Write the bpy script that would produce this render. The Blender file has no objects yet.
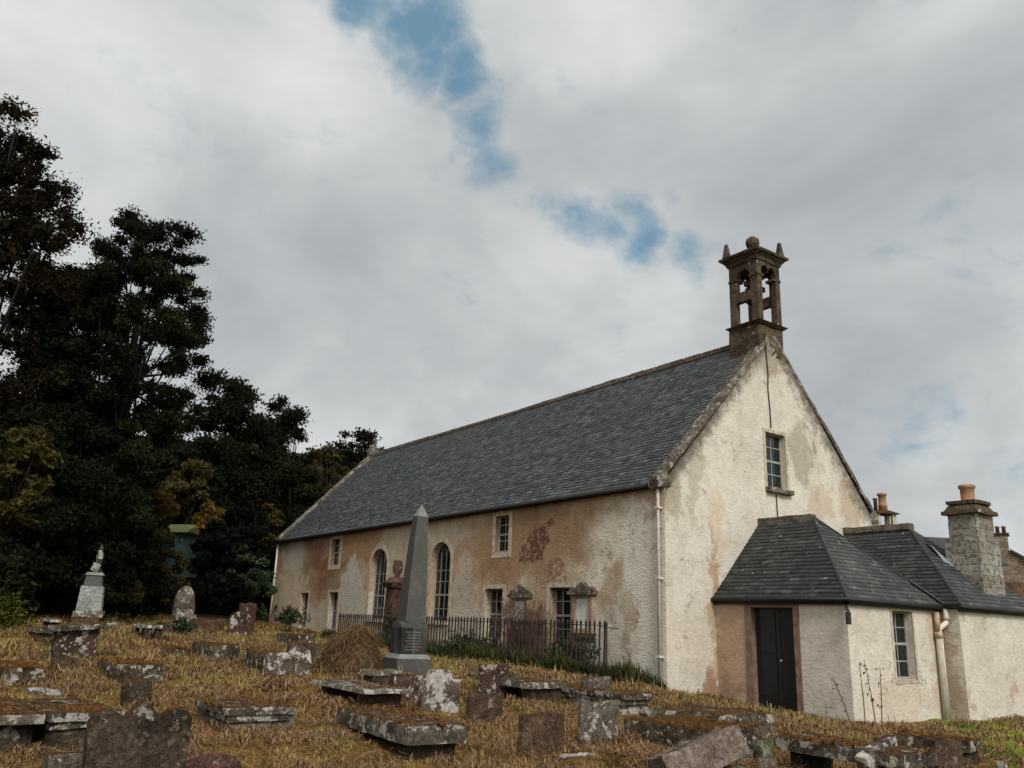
import bpy, bmesh, math, random
import numpy as np
from mathutils import Vector, Matrix, noise, Euler
SC = bpy.context.scene
COL = SC.collection
R = math.radians
rng = np.random.default_rng(7)
random.seed(7)

# ------------------------------------------------------------------ camera
CAM = np.array([-14.196, -13.843, 1.484]); F = 842.65
_p, _r, _y = R(15.953), R(2.158), R(35.145)
_fw = np.array([math.sin(_y)*math.cos(_p), math.cos(_y)*math.cos(_p), math.sin(_p)])
_rt = np.array([math.cos(_y), -math.sin(_y), 0]); _up = np.cross(_rt, _fw)
RT = math.cos(_r)*_rt + math.sin(_r)*_up; UP = -math.sin(_r)*_rt + math.cos(_r)*_up
cd = bpy.data.cameras.new('camera'); cam = bpy.data.objects.new('camera', cd); COL.objects.link(cam)
cd.sensor_width = 36; cd.lens = F/1024*36; cd.clip_start = .1; cd.clip_end = 3000
cam.matrix_world = Matrix(((RT[0], UP[0], -_fw[0], CAM[0]), (RT[1], UP[1], -_fw[1], CAM[1]), (RT[2], UP[2], -_fw[2], CAM[2]), (0, 0, 0, 1)))
SC.camera = cam

# measuring helpers: photograph pixel -> viewing ray -> point in the world
def ray(px, py):
    v = _fw*F + RT*(px-512) - UP*(py-384)
    return v/np.linalg.norm(v)
def proj(p):
    v = np.array(p)-CAM; z = v@_fw
    return 512+F*(v@RT)/z, 384-F*(v@UP)/z
def onX(px, py, X=0.0):
    v = ray(px, py); return CAM+v*((X-CAM[0])/v[0])
def onY(px, py, Y=0.0):
    v = ray(px, py); return CAM+v*((Y-CAM[1])/v[1])

# ------------------------------------------------------------------ terrain
CP = np.array([(-14,-14,-.12),(-18,-10,-.05),(-12.3,-3.7,.06),(-9.2,-5.1,.08),(-7.5,-2.9,.2),(-7.3,-5,.05),(-10,0,.3),(-1.9,-4.3,.08),
 (-4.4,-6.2,.04),(-1.1,-6.6,0),(-4.5,-9.5,-.1),(0,-10,-.12),(5,-8,-.12),(1.6,-3.5,-.17),(1.6,-1.6,-.10),(1.0,-.1,.06),(3,-4,-.15),(5.2,-4,-.15),(7,-4.2,-.15),(14,-5,-.12),(0,0,.16),(0,2.2,.30),(-1.1,.6,.42),(-1.1,4,.48),
 (-1.1,8,.55),(0,17,.8),(-1.1,14,.66),(0,24.5,1.2),(-5.4,1.9,.46),(-5.2,7,.54),(-11.3,3.6,.55),(-10,8.2,.85),(-9.5,10,.97),(-4,15,.88),(-7.5,15,1.05),(-15,5,.55),
 (-20,-2,.3),(-20,12,1.0),(-12,20,1.3),(-4,21,1.2),(-3,27,1.4),(-12,30,1.6),(4,28,1.3),(9,12,.5),(9,24.5,1.1),(20,0,-.1),(20,25,.9),(-30,0,.2),(-30,20,1.2),(-6,-16,-.2),(-30,-20,0),(10,-16,-.2)])
def _U(r): return np.where(r > 1e-9, r*r*np.log(r+1e-12), 0)
_n = len(CP); _K = _U(np.linalg.norm(CP[:,None,:2]-CP[None,:,:2], axis=2))+np.eye(_n)*.25
_Pm = np.c_[np.ones(_n), CP[:,:2]]
_W = np.linalg.solve(np.block([[_K, _Pm],[_Pm.T, np.zeros((3,3))]]), np.r_[CP[:,2], 0,0,0])
def sstep(a, b, x):
    t = np.clip((x-a)/(b-a), 0, 1); return t*t*(3-2*t)
def H(x, y):
    x = np.atleast_1d(np.asarray(x, float)); y = np.atleast_1d(np.asarray(y, float))
    xc = np.clip(x, -30, 20); yc = np.clip(y, -20, 28)
    z = np.zeros(x.shape)+_W[_n]+_W[_n+1]*xc+_W[_n+2]*yc
    for k in range(_n): z += _W[k]*_U(np.hypot(xc-CP[k,0], yc-CP[k,1]))
    far = sstep(30, 60, np.hypot(x-0, y-5)); z = z*(1-far)+far*np.clip(z, -.3, 1.6)
    az = np.degrees(np.arctan2(x-CAM[0], y-CAM[1])); d = np.hypot(x-CAM[0], y-CAM[1])
    hill = sstep(44, 110, d)*20*(1-sstep(30, 52, az))
    z = z+hill
    near = np.clip(1-d/60, 0, 1)
    z += near*(0.055*np.sin(x*1.9+np.sin(y*1.3)*1.5)*np.sin(y*2.3+np.sin(x*.9))+0.03*np.sin(x*5.1+y*3.3)*np.sin(y*4.7-x*2.1)+.022*np.sin(x*9.3-y*4.1+np.sin(y*3.)*2)*np.sin(y*8.1+x*3.7))
    return z
def h1(x, y): return float(H(x, y)[0])
def at(px, py, h=0.0):
    v = ray(px, py); ts = np.linspace(3, 120, 2400); P = CAM+ts[:,None]*v
    g = P[:,2]-H(P[:,0], P[:,1])-h
    i = np.where(g < 0)[0]
    if len(i) == 0: t = 60
    else:
        i = i[0]; t = ts[i] if i == 0 else ts[i-1]+(ts[i]-ts[i-1])*g[i-1]/(g[i-1]-g[i])
    p = CAM+t*v; return np.array([p[0], p[1], h1(p[0], p[1])])
def ext(P, dx, dy, target):          # length along a level direction until the view column is reached
    lo, hi = 0., 12.
    s = 1 if proj((P[0]+dx*.5, P[1]+dy*.5, P[2]))[0] > proj(P)[0] else -1
    for _ in range(40):
        m = (lo+hi)/2; q = proj((P[0]+dx*m, P[1]+dy*m, P[2]))[0]
        if (target-q)*s > 0: lo = m
        else: hi = m
    return lo
def dirpt(px, D):
    v = ray(px, 560); a = v[:2]/np.linalg.norm(v[:2]); p = CAM[:2]+a*D
    return p[0], p[1], h1(p[0], p[1])
def hgt(px, py, D):                 # world height of a picture row at level distance D
    v = ray(px, py); return CAM[2]+D*v[2]/np.linalg.norm(v[:2])

# ------------------------------------------------------------------ node helper
class NT:
    def __init__(s, name, tree=None):
        if tree is None:
            s.m = bpy.data.materials.new(name); s.m.use_nodes = True; tree = s.m.node_tree
        s.t = tree; s.t.nodes.clear()
    def n(s, typ, ins=None, **kw):
        nd = s.t.nodes.new(typ)
        for k, v in kw.items(): setattr(nd, k, v)
        for k, v in (ins or {}).items():
            if isinstance(v, bpy.types.NodeSocket): s.t.links.new(v, nd.inputs[k])
            else:
                if isinstance(v, tuple) and len(v) == 3 and nd.inputs[k].type == 'RGBA': v = (*v, 1)
                nd.inputs[k].default_value = v
        return nd
    def obj(s): return s.n('ShaderNodeTexCoord').outputs['Object']
    def noise(s, v, scale, det=4, rough=.55, dist=0, w=None):
        return s.n('ShaderNodeTexNoise', {'Vector': v, 'Scale': scale, 'Detail': det, 'Roughness': rough, 'Distortion': dist}).outputs['Fac']
    def noisec(s, v, scale, det=3): return s.n('ShaderNodeTexNoise', {'Vector': v, 'Scale': scale, 'Detail': det}).outputs['Color']
    def m_(s, op, a, b=0.0, c=None, clamp=False):
        i = {0: a, 1: b}
        if c is not None: i[2] = c
        return s.n('ShaderNodeMath', i, operation=op, use_clamp=clamp).outputs[0]
    def v_(s, op, a, b=(0,0,0), scale=None):
        i = {0: a, 1: b}
        if scale is not None: i['Scale'] = scale
        nd = s.n('ShaderNodeVectorMath', i, operation=op)
        return nd.outputs['Value'] if op in ('LENGTH','DOT_PRODUCT','DISTANCE') else nd.outputs[0]
    def ss(s, x, a, b): return s.n('ShaderNodeMapRange', {'Value': x, 'From Min': a, 'From Max': b, 'To Min': 0., 'To Max': 1.}, interpolation_type='SMOOTHSTEP').outputs[0]
    def mix(s, f, a, b, mode='MIX'):
        nd = s.t.nodes.new('ShaderNodeMix'); nd.data_type = 'RGBA'; nd.blend_type = mode
        for k, v in ((0, f), (6, a), (7, b)):
            if isinstance(v, bpy.types.NodeSocket): s.t.links.new(v, nd.inputs[k])
            else: nd.inputs[k].default_value = (*v, 1) if isinstance(v, tuple) else v
        return nd.outputs[2]
    def ramp(s, f, stops):
        nd = s.n('ShaderNodeValToRGB', {0: f}); el = nd.color_ramp.elements
        while len(el) < len(stops): el.new(.5)
        for e, (p, c) in zip(el, stops): e.position = p; e.color = (*c, 1)
        return nd.outputs[0]
    def bump(s, h, dist, strength=1.0, normal=None):
        i = {'Height': h, 'Distance': dist, 'Strength': strength}
        if normal is not None: i['Normal'] = normal
        return s.n('ShaderNodeBump', i).outputs[0]
    def out(s, col, rough=.9, nrm=None, spec=.25, metal=0.0):
        i = {'Base Color': col, 'Roughness': rough, 'Specular IOR Level': spec, 'Metallic': metal}
        if nrm is not None: i['Normal'] = nrm
        b = s.n('ShaderNodeBsdfPrincipled', i); o = s.n('ShaderNodeOutputMaterial', {'Surface': b.outputs[0]}); return s.m
    def attr(s, name, kind='Fac'):
        return s.n('ShaderNodeAttribute', attribute_name=name).outputs[kind]
    def sep(s, v): return s.n('ShaderNodeSeparateXYZ', {0: v}).outputs
    def upness(s): return s.sep(s.n('ShaderNodeNewGeometry').outputs['Normal'])[2]

def simple(name, col, rough=.8, var=.25, scale=8, bump=0.0, spec=.3, metal=0.0):
    t = NT(name); o = t.obj(); f = t.noise(o, scale, 5, .6)
    a = tuple(c*(1-var) for c in col); b = tuple(min(1, c*(1+var)) for c in col)
    c = t.ramp(f, [(.3, a), (.7, b)])
    return t.out(c, rough, t.bump(f, bump) if bump else None, spec, metal)

# --- rubble & lichened gravestone
def m_stone(name, base, base2, lichen=.0, moss=.3, dark=.4, lich_col=(.5,.48,.43), lscale=5.0, seed=0., red=None):
    t = NT(name); rnd = t.n('ShaderNodeObjectInfo').outputs['Random']
    off = t.n('ShaderNodeCombineXYZ', {0: t.m_('MULTIPLY', rnd, 37.), 1: t.m_('MULTIPLY', rnd, 91.), 2: seed}).outputs[0]
    o = t.v_('ADD', t.obj(), off)
    big = t.noise(o, 2.2, 6, .65); mid = t.noise(o, 9, 6, .65); fine = t.noise(o, 55, 4, .7)
    c = t.mix(t.ss(big, .38, .62), base, base2)
    c = t.mix(t.m_('MULTIPLY', t.ss(mid, .45, .7), dark), c, tuple(x*.3 for x in base))
    c = t.mix(t.m_('MULTIPLY', t.ss(t.noise(o, 21, 6, .75), .47, .6), .55), c, tuple(x*.35 for x in base2))
    c = t.mix(.9, c, t.ramp(t.m_('ADD', t.m_('MULTIPLY', fine, .5), t.m_('MULTIPLY', t.noise(o, 17, 7, .8), .5)), [(.36, (.1,.1,.1)), (.62, (.88,.88,.88))]), 'OVERLAY')
    lw = t.noise(t.v_('ADD', o, t.v_('SCALE', t.noisec(o, 12), scale=.12)), lscale, 5, .6)
    lm = t.m_('MULTIPLY', t.ss(lw, .67-lichen*.2, .70-lichen*.2), t.ss(t.noise(o, 24, 5, .7), .36, .46))
    vor = t.n('ShaderNodeTexVoronoi', {'Vector': t.v_('ADD', o, t.v_('SCALE', t.noisec(o, 16, 5), scale=.11)), 'Scale': 13., 'Randomness': 1.}).outputs['Distance']
    spots = t.m_('MULTIPLY', t.ss(t.m_('SUBTRACT', .3, vor), 0, .03), t.ss(t.noise(o, 4, 2), .5, .56))
    lm = t.m_('MAXIMUM', lm, t.m_('MULTIPLY', spots, min(.9, lichen*1.6)))
    lc = t.mix(t.ss(mid, .35, .65), tuple(x*.72 for x in lich_col), lich_col)
    c = t.mix(lm, c, lc)
    up = t.upness(); mm = t.m_('ADD', t.m_('MULTIPLY', up, .36), t.noise(o, 5, 7, .72))
    mk = t.ss(mm, 1.0-moss*.5, 1.1-moss*.5)
    mc = t.ramp(t.noise(o, 26, 4, .7), [(.3, (.03,.016,.007)), (.5, (.11,.052,.015)), (.68, (.19,.11,.03))])
    c = t.mix(mk, c, mc)
    hgt_ = t.m_('ADD', t.m_('MULTIPLY', mid, .6), t.m_('MULTIPLY', fine, .25)); hgt_ = t.m_('ADD', hgt_, t.m_('MULTIPLY', mk, t.noise(o, 40, 4, .8)))
    return t.out(c, .93, t.bump(hgt_, .09, 1.0), .1)
M = {}
M['grey'] = m_stone('grey_gravestone', (.07,.056,.042), (.16,.13,.1), .5, .5, .6, lich_col=(.42,.39,.34))
M['dark'] = m_stone('dark_mossy_gravestone', (.035,.026,.018), (.09,.066,.046), .18, .62, .6, lich_col=(.28,.25,.21))
M['brown'] = m_stone('brown_gravestone', (.07,.042,.028), (.115,.07,.046), .2, .4, .6, lich_col=(.28,.24,.2))
M['red'] = m_stone('red_sandstone_lichen', (.045,.028,.022), (.105,.064,.048), .5, .45, .6, lich_col=(.45,.4,.36))
M['white'] = m_stone('white_lichened_stone', (.06,.042,.033), (.15,.105,.083), .9, .2, .4, lich_col=(.52,.48,.44), lscale=4)
M['pale'] = m_stone('pale_weathered_slab', (.13,.105,.08), (.25,.215,.17), .75, .35, .6, lich_col=(.5,.475,.43))
M['slab'] = m_stone('mossy_ledger_slab', (.055,.045,.034), (.15,.125,.095), .65, .42, .6, lich_col=(.44,.41,.36))
M['rough'] = m_stone('rough_pinkish_block', (.15,.11,.085), (.23,.175,.14), .15, .35, .6)
M['turf'] = m_stone('moss_grown_slab', (.04,.03,.021), (.11,.085,.06), .5, .6, .6, lich_col=(.42,.39,.33))
M['redplain'] = m_stone('dark_red_sandstone', (.06,.031,.025), (.105,.055,.042), .15, .2, .6, lich_col=(.25,.2,.18))
M['marble'] = m_stone('aged_white_marble', (.22,.22,.2), (.33,.33,.31), .3, .2, .5, lich_col=(.4,.4,.38))
M['green'] = m_stone('green_lichen_block', (.09,.08,.05), (.17,.165,.11), .4, .4, .6, lich_col=(.25,.28,.19))
M['belfry'] = m_stone('brown_belfry_stone', (.055,.04,.028), (.12,.087,.06), .08, .1, .6)
M['skew'] = m_stone('lichened_coping_stone', (.08,.065,.05), (.18,.145,.11), .6, .35, .7, lich_col=(.34,.32,.29))
M['ridge'] = m_stone('ridge_stone', (.1,.08,.06), (.18,.15,.115), .25, .2, .6, lich_col=(.3,.28,.25))

def m_granite():
    t = NT('grey_granite'); o = t.obj(); f = t.noise(o, 90, 3, .8); g = t.noise(o, 3, 5, .6)
    c = t.mix(t.ss(f, .4, .6), (.018,.0185,.016), (.078,.076,.068)); c = t.mix(t.m_('MULTIPLY', t.ss(g, .5, .7), .5), c, (.09,.1,.075))
    return t.out(c, .6, t.bump(f, .004), .4)
M['granite'] = m_granite()
M['granite_pale'] = simple('pale_dressed_granite', (.15,.15,.135), .7, .35, 22, .004)

# --- harling (rough render) for the church walls
def m_harl(name, base, base2, spots, grain=.5, stain=.5, edge=None, ledge=None):
    """spots: (centre, (rx,ry,rz), colour, strength, warp) blotches with a place of their own on the wall"""
    t = NT(name); o = t.obj()
    big = t.noise(o, .55, 6, .62, .4); mid = t.noise(o, 2.6, 7, .68); fine = t.noise(o, 26, 5, .65)
    c = t.mix(t.ss(big, .36, .64), base, base2)
    warp = t.v_('SCALE', t.v_('SUBTRACT', t.noisec(o, 1.3, 6), (.5,.5,.5)), scale=1.6)
    warp2 = t.v_('SCALE', t.v_('SUBTRACT', t.noisec(o, 5, 6), (.5,.5,.5)), scale=.6)
    p = t.v_('ADD', o, t.v_('ADD', warp, warp2))
    brk = t.ss(t.noise(o, 7, 6, .7), .43, .5)
    for ctr, rad, col, st, sharp in spots:
        q = t.v_('DIVIDE', t.v_('SUBTRACT', p, tuple(ctr)), tuple(rad)); L = t.v_('LENGTH', q)
        k_ = t.m_('MULTIPLY', t.ss(L, 1+.5*(1-sharp), 1-.5*(1-sharp)-.02), st)
        c = t.mix(t.m_('MULTIPLY', k_, brk) if sharp >= .7 and col[0] < .25 else k_, c, col)
    c = t.mix(t.m_('MULTIPLY', t.ss(mid, .52, .74), stain), c, t.mix(.65, c, (.1,.06,.035)))
    mp = t.n('ShaderNodeMapping', {'Vector': o, 'Scale': (2.2, 2.2, .22)}).outputs[0]
    pe = t.noise(t.v_('ADD', o, warp2), 3.4, 9, .72)
    c = t.mix(t.m_('MULTIPLY', t.ss(pe, .56, .6), stain), c, t.mix(.5, c, (.16,.09,.055)))
    c = t.mix(t.m_('MULTIPLY', t.ss(t.noise(o, 7, 8, .75), .55, .62), stain*.6), c, t.mix(.35, c, (.55,.5,.42)))
    st = t.noise(mp, 1.6, 6, .7)
    c = t.mix(t.m_('MULTIPLY', t.ss(st, .55, .75), .45*stain+.1), c, t.mix(.5, c, (.13,.095,.06)))
    vv = t.n('ShaderNodeTexVoronoi', {'Vector': p, 'Scale': .55}, feature='DISTANCE_TO_EDGE').outputs['Distance']
    c = t.mix(t.m_('MULTIPLY', t.m_('MULTIPLY', t.ss(vv, .012, .002), t.ss(t.noise(o, .9, 3), .5, .58)), .6), c, (.1,.07,.05))
    if edge:                        # algae and soot soaked in along the gable copings
        for pa, nrm, w in edge:
            d = t.v_('DOT_PRODUCT', t.v_('SUBTRACT', o, pa), nrm)
            g = t.m_('ADD', t.m_('MULTIPLY', d, 1/w), t.m_('MULTIPLY', t.m_('SUBTRACT', t.noise(o, 3.5, 6, .7), .5), 3.2))
            c = t.mix(t.m_('MULTIPLY', t.ss(g, -1.3, .1), .85), c, (.075,.055,.04))
    g2 = t.noise(t.n('ShaderNodeMapping', {'Vector': o, 'Scale': (1, 1, 2.2)}).outputs[0], 9, 6, .62, .5)
    hh = t.m_('ADD', t.m_('MULTIPLY', g2, .7), t.m_('MULTIPLY', fine, .3))
    hh = t.m_('ADD', hh, t.m_('MULTIPLY', big, 1.2))
    c = t.mix(.5, c, t.ramp(t.m_('ADD', t.m_('MULTIPLY', g2, .5), t.m_('MULTIPLY', mid, .5)), [(.34, (.26,.26,.26)), (.64, (.74,.74,.74))]), 'OVERLAY')
    return t.out(c, .95, t.bump(hh, .05*grain, 1.0), .1)
WHITE = (.62,.57,.48); TAN = (.30,.205,.125); TAN2 = (.50,.41,.30); REDS = (.10,.045,.032); OCH = (.29,.175,.1)
sp = []
def S(px, py, rpx, rpz, col, st=.9, sharp=.5):
    c = onX(px, py, 0); k = np.linalg.norm(c-CAM)/F
    cosb = abs(ray(px, py)[0]); sp.append(((0, c[1], c[2]), (1.5, rpx*k/max(cosb, .3), rpz*k), col, st, sharp))
S(520, 540, 60, 42, (.24,.145,.08), .8, .4); S(480, 560, 40, 40, OCH, .5); S(340, 545, 30, 30, (.27,.145,.07), .8)
S(330, 575, 20, 18, (.18,.085,.045), .7); S(308, 552, 13, 18, (.15,.075,.05), .75); S(316, 590, 10, 16, OCH, .6); S(355, 530, 30, 14, OCH, .6)
S(296, 553, 10, 16, (.36,.33,.27), .8); S(290, 600, 12, 20, TAN2, .7); S(318, 615, 12, 16, (.42,.38,.31), .7)
S(352, 592, 9, 34, (.43,.40,.34), .95, .6); S(366, 610, 8, 14, (.46,.43,.37), .8); S(402, 545, 16, 26, (.4,.35,.28), .6)
S(462, 590, 10, 36, (.44,.38,.3), .7); S(455, 530, 16, 14, (.4,.35,.28), .5)
S(470, 625, 30, 14, (.46,.42,.34), .6); S(540, 600, 16, 30, (.3,.2,.12), .5); S(410, 620, 20, 16, (.44,.4,.33), .7)
S(660, 560, 66, 80, WHITE, .97, .55); S(645, 620, 70, 75, WHITE, .97, .6); S(605, 640, 30, 30, (.47,.42,.35), .8); S(652, 500, 16, 14, (.33,.22,.14), .7)
S(612, 588, 10, 34, (.34,.23,.14), .75); S(628, 630, 7, 40, (.35,.25,.16), .6)
S(536, 545, 11, 12, REDS, .95, .8); S(530, 558, 7, 6, REDS, .9, .8); S(545, 535, 6, 6, REDS, .6, .8); S(553, 527, 2.2, 5.5, REDS, .9, .9); S(565, 522, 2.5, 2.5, REDS, .8, .9)
S(555, 570, 12, 7, (.2,.105,.065), .8, .7); S(320, 562, 6, 7, REDS, .6, .7); S(324, 580, 5, 6, REDS, .5, .7)
for a_, b_, z_ in ((3.3,4.23,1.0),(6.39,7.29,1.0),(6.2,6.87,3.4),(17.74,18.56,3.4),(9.32,10.55,1.4),(13.63,14.88,1.4)):
    for e_ in (a_, b_): sp.append(((0, e_, z_-.35), (1.5, .13, .55), (.2,.14,.09), .5, .2))
M['harl_s'] = m_harl('stained_harled_wall', TAN, TAN2, sp, .75, .6)
HW, HR, L_, W_ = 4.723, 9.453, 24.493, 8.508
_ls = math.hypot(W_/2, HR-HW)
nl = ((HR-HW)/_ls*-1, 0, (W_/2)/_ls)      # outward normal of the left verge
nr = ((HR-HW)/_ls, 0, (W_/2)/_ls)
def G(px, py, rx, rz, col, st=.8, sharp=.5, Y=0):
    c = onY(px, py, Y); return ((c[0], Y, c[2]), (rx, 1.5, rz), col, st, sharp)
M['harl_g'] = m_harl('cream_harled_gable', (.47,.425,.36), (.54,.495,.42),
   [G(716, 640, .22, 2.6, (.33,.21,.12), .8, .5), G(717, 520, .3, .8, (.5,.38,.26), .5), G(695, 480, .25, 1.2, (.3,.26,.2), .5), G(800, 450, .5, .8, (.25,.2,.15), .6, .4), G(820,505,.6,.5,(.42,.3,.2),.5), G(740, 690, .8, .4, (.3,.2,.12), .5),
    G(716, 690, .3, .5, (.2,.12,.07), .6), G(793, 640, 5, .9, (.5,.42,.32), .3), G(850,505,.5,.7,(.35,.25,.16),.6), G(672, 500, .35, .6, (.22,.17,.12), .55), G(770,355,.7,.6,(.24,.19,.14),.7)],
   .38, .26, edge=[((0,0,HW), nl, .3), ((W_,0,HW), nr, .45)])
M['harl_p'] = m_harl('cream_harled_porch', (.47,.42,.35), (.54,.49,.42),
   [((1.6,-.6,1.2), (.6,.75,1.6), (.33,.2,.11), .75, .4), ((1.6,-.3,.2), (.6,.6,.6), (.25,.16,.1), .6, .5), ((4.9,-3.4,1.2), (.25,.3,2.2), (.38,.24,.15), .5, .4),
    ((5.2,-3.6,1.5), (.4,.3,2.5), (.36,.26,.17), .7, .4), ((3.4,-3.43,.2), (1.4,.5,.35), (.45,.36,.27), .5, .4), ((7.3,-3.87,.55), (.25,.5,.2), (.38,.26,.18), .6, .6)],
   .38, .2)
M['cream'] = simple('cream_painted_margin', (.40,.335,.25), .9, .35, 7, .03)
M['ochre_margin'] = simple('ochre_stone_margin', (.27,.2,.14), .9, .3, 6, .015)
M['door_stone'] = simple('brown_door_surround', (.17,.11,.075), .9, .35, 6, .02)
M['whitepaint'] = simple('white_painted_wood', (.27,.26,.235), .6, .35, 14)
M['pipe'] = simple('dirty_white_pipe', (.52,.47,.4), .5, .2, 6)
M['rustpipe'] = simple('rusting_cast_iron', (.36,.25,.17), .7, .4, 14)
M['doorpaint'] = simple('near_black_door_paint', (.012,.013,.014), .38, .2, 10)
M['brass'] = simple('worn_metal', (.35,.33,.28), .35, .2, 20, 0, .5, .8)
M['iron'] = simple('rusting_iron', (.026,.018,.016), .75, .45, 12, .003)
M['gutter'] = simple('black_gutter', (.012,.012,.013), .6, .2, 8)
M['lead'] = simple('lead_flashing', (.17,.19,.2), .5, .2, 6, .003)
M['interior'] = simple('unlit_interior_dark', (.05,.045,.04), .95)
M['pot'] = simple('terracotta_pot', (.28,.15,.085), .85, .25, 9, .005)
M['potdark'] = simple('sooty_terracotta', (.1,.06,.045), .9, .3, 9)
def m_glass():
    t = NT('window_glass'); o = t.obj(); f = t.noise(o, 2.5, 2)
    return t.out((.008,.01,.01), .06, t.bump(f, .01), .5)
M['glass'] = m_glass()
def m_slate(name, c0, c1, c2, lich=.3):
    t = NT(name); o = t.obj(); r = t.attr('rnd'); big = t.noise(o, .6, 5, .6); fine = t.noise(o, 18, 5, .7)
    c = t.ramp(r, [(0., c0), (.45, c1), (.95, c2)])
    c = t.mix(t.m_('MULTIPLY', t.ss(t.noise(o, 3, 6, .75), .5, .66), .6), c, tuple(x*.45 for x in c0))
    c = t.mix(t.m_('MULTIPLY', t.ss(big, .48, .68), .55), c, (.085,.075,.06))
    c = t.mix(.8, c, t.ramp(t.noise(o, 11, 6, .8), [(.3, (.2,.2,.2)), (.7, (.8,.8,.8))]), 'OVERLAY')
    lk = t.ss(t.noise(o, 7, 5, .6), .74-lich*.2, .77-lich*.2)
    c = t.mix(t.m_('MULTIPLY', lk, .8), c, (.36,.37,.34))
    return t.out(c, .62, t.bump(fine, .006), .35)
M['slate'] = m_slate('blue_grey_slates', (.034,.038,.039), (.072,.08,.083), (.135,.145,.144), .25)
M['slate_p'] = m_slate('dark_porch_slates', (.022,.024,.024), (.038,.041,.041), (.075,.079,.077), .38)
def m_masonry(name, a, b, mortar, scale=1.0):
    t = NT(name); o = t.obj(); s = t.sep(o)
    uv = t.n('ShaderNodeCombineXYZ', {0: t.m_('ADD', s[0], s[1]), 1: s[2], 2: 0.}).outputs[0]
    uv = t.v_('ADD', uv, t.v_('SCALE', t.noisec(o, 3, 3), scale=.07))
    br = t.n('ShaderNodeTexBrick', {'Vector': uv, 'Scale': scale, 'Mortar Size': .018, 'Mortar Smooth': .5, 'Brick Width': .55, 'Row Height': .27, 'Color1': a, 'Color2': b, 'Mortar': mortar})
    f = t.noise(o, 9, 7, .75); c = t.mix(t.m_('MULTIPLY', t.ss(f, .46, .62), .8), br.outputs['Color'], (.06,.05,.04))
    c = t.mix(.5, c, t.ramp(t.noise(o, 45, 4, .7), [(.3, (.25,.25,.25)), (.7, (.8,.8,.8))]), 'OVERLAY')
    hh = t.m_('ADD', t.m_('MULTIPLY', br.outputs['Fac'], -.7), f)
    return t.out(c, .95, t.bump(hh, .05), .1)
M['chim_l'] = m_masonry('rubble_chimney_stone', (.2,.17,.14), (.34,.32,.28), (.28,.26,.22))
M['farstone'] = m_masonry('brown_rubble_wall', (.17,.12,.085), (.27,.21,.15), (.3,.26,.2), 1.3)

# foliage / grass: hue picked by the per-face attribute
def m_leaf(name, stops, trans=.25):
    t = NT(name); c = t.ramp(t.attr('rnd'), stops)
    d = t.n('ShaderNodeBsdfPrincipled', {'Base Color': c, 'Roughness': .9, 'Specular IOR Level': .06}).outputs[0]
    tr = t.n('ShaderNodeBsdfTranslucent', {'Color': c}).outputs[0]
    t.n('ShaderNodeOutputMaterial', {'Surface': t.n('ShaderNodeMixShader', {0: trans, 1: d, 2: tr}).outputs[0]}); return t.m
M['grass'] = m_leaf('dry_grass_blades', [(0,(.03,.017,.008)),(.22,(.095,.052,.02)),(.45,(.24,.148,.054)),(.64,(.39,.28,.12)),(.8,(.27,.21,.065)),(.93,(.14,.15,.035))], .15)
M['litter'] = m_leaf('moss_and_litter', [(0,(.03,.015,.007)),(.3,(.085,.038,.013)),(.6,(.17,.075,.02)),(.8,(.24,.12,.03)),(.95,(.13,.10,.03))], .1)
M['hay'] = m_leaf('dead_stalks', [(0,(.06,.035,.018)),(.4,(.17,.1,.05)),(.8,(.3,.19,.1))], .1)
M['greengrass'] = m_leaf('dark_green_grass', [(0,(.012,.016,.007)),(.5,(.028,.038,.013)),(.9,(.075,.075,.028))], .2)
M['lawn'] = m_leaf('lawn_blades', [(0,(.06,.09,.014)),(.5,(.16,.2,.026)),(.9,(.3,.3,.045))], .2)
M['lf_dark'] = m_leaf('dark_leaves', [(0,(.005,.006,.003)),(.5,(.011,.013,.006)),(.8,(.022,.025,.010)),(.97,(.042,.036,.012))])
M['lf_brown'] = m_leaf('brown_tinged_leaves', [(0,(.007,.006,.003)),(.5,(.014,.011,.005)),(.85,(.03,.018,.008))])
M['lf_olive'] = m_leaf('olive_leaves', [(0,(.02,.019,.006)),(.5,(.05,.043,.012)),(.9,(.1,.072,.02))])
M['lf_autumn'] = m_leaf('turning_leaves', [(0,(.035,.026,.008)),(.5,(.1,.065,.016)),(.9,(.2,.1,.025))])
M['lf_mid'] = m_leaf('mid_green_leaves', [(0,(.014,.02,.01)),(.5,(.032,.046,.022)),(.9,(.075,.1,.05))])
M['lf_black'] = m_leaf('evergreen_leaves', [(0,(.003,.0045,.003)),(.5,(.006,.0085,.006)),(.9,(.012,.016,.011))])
M['lf_ruddy'] = m_leaf('reddish_stems', [(0,(.035,.02,.015)),(.5,(.08,.045,.032)),(.9,(.14,.09,.06))])
M['bark'] = simple('dark_bark', (.009,.008,.006), .95, .3, 6, .02)
M['twig'] = simple('brown_twig', (.12,.075,.045), .9, .3, 10)

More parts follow.
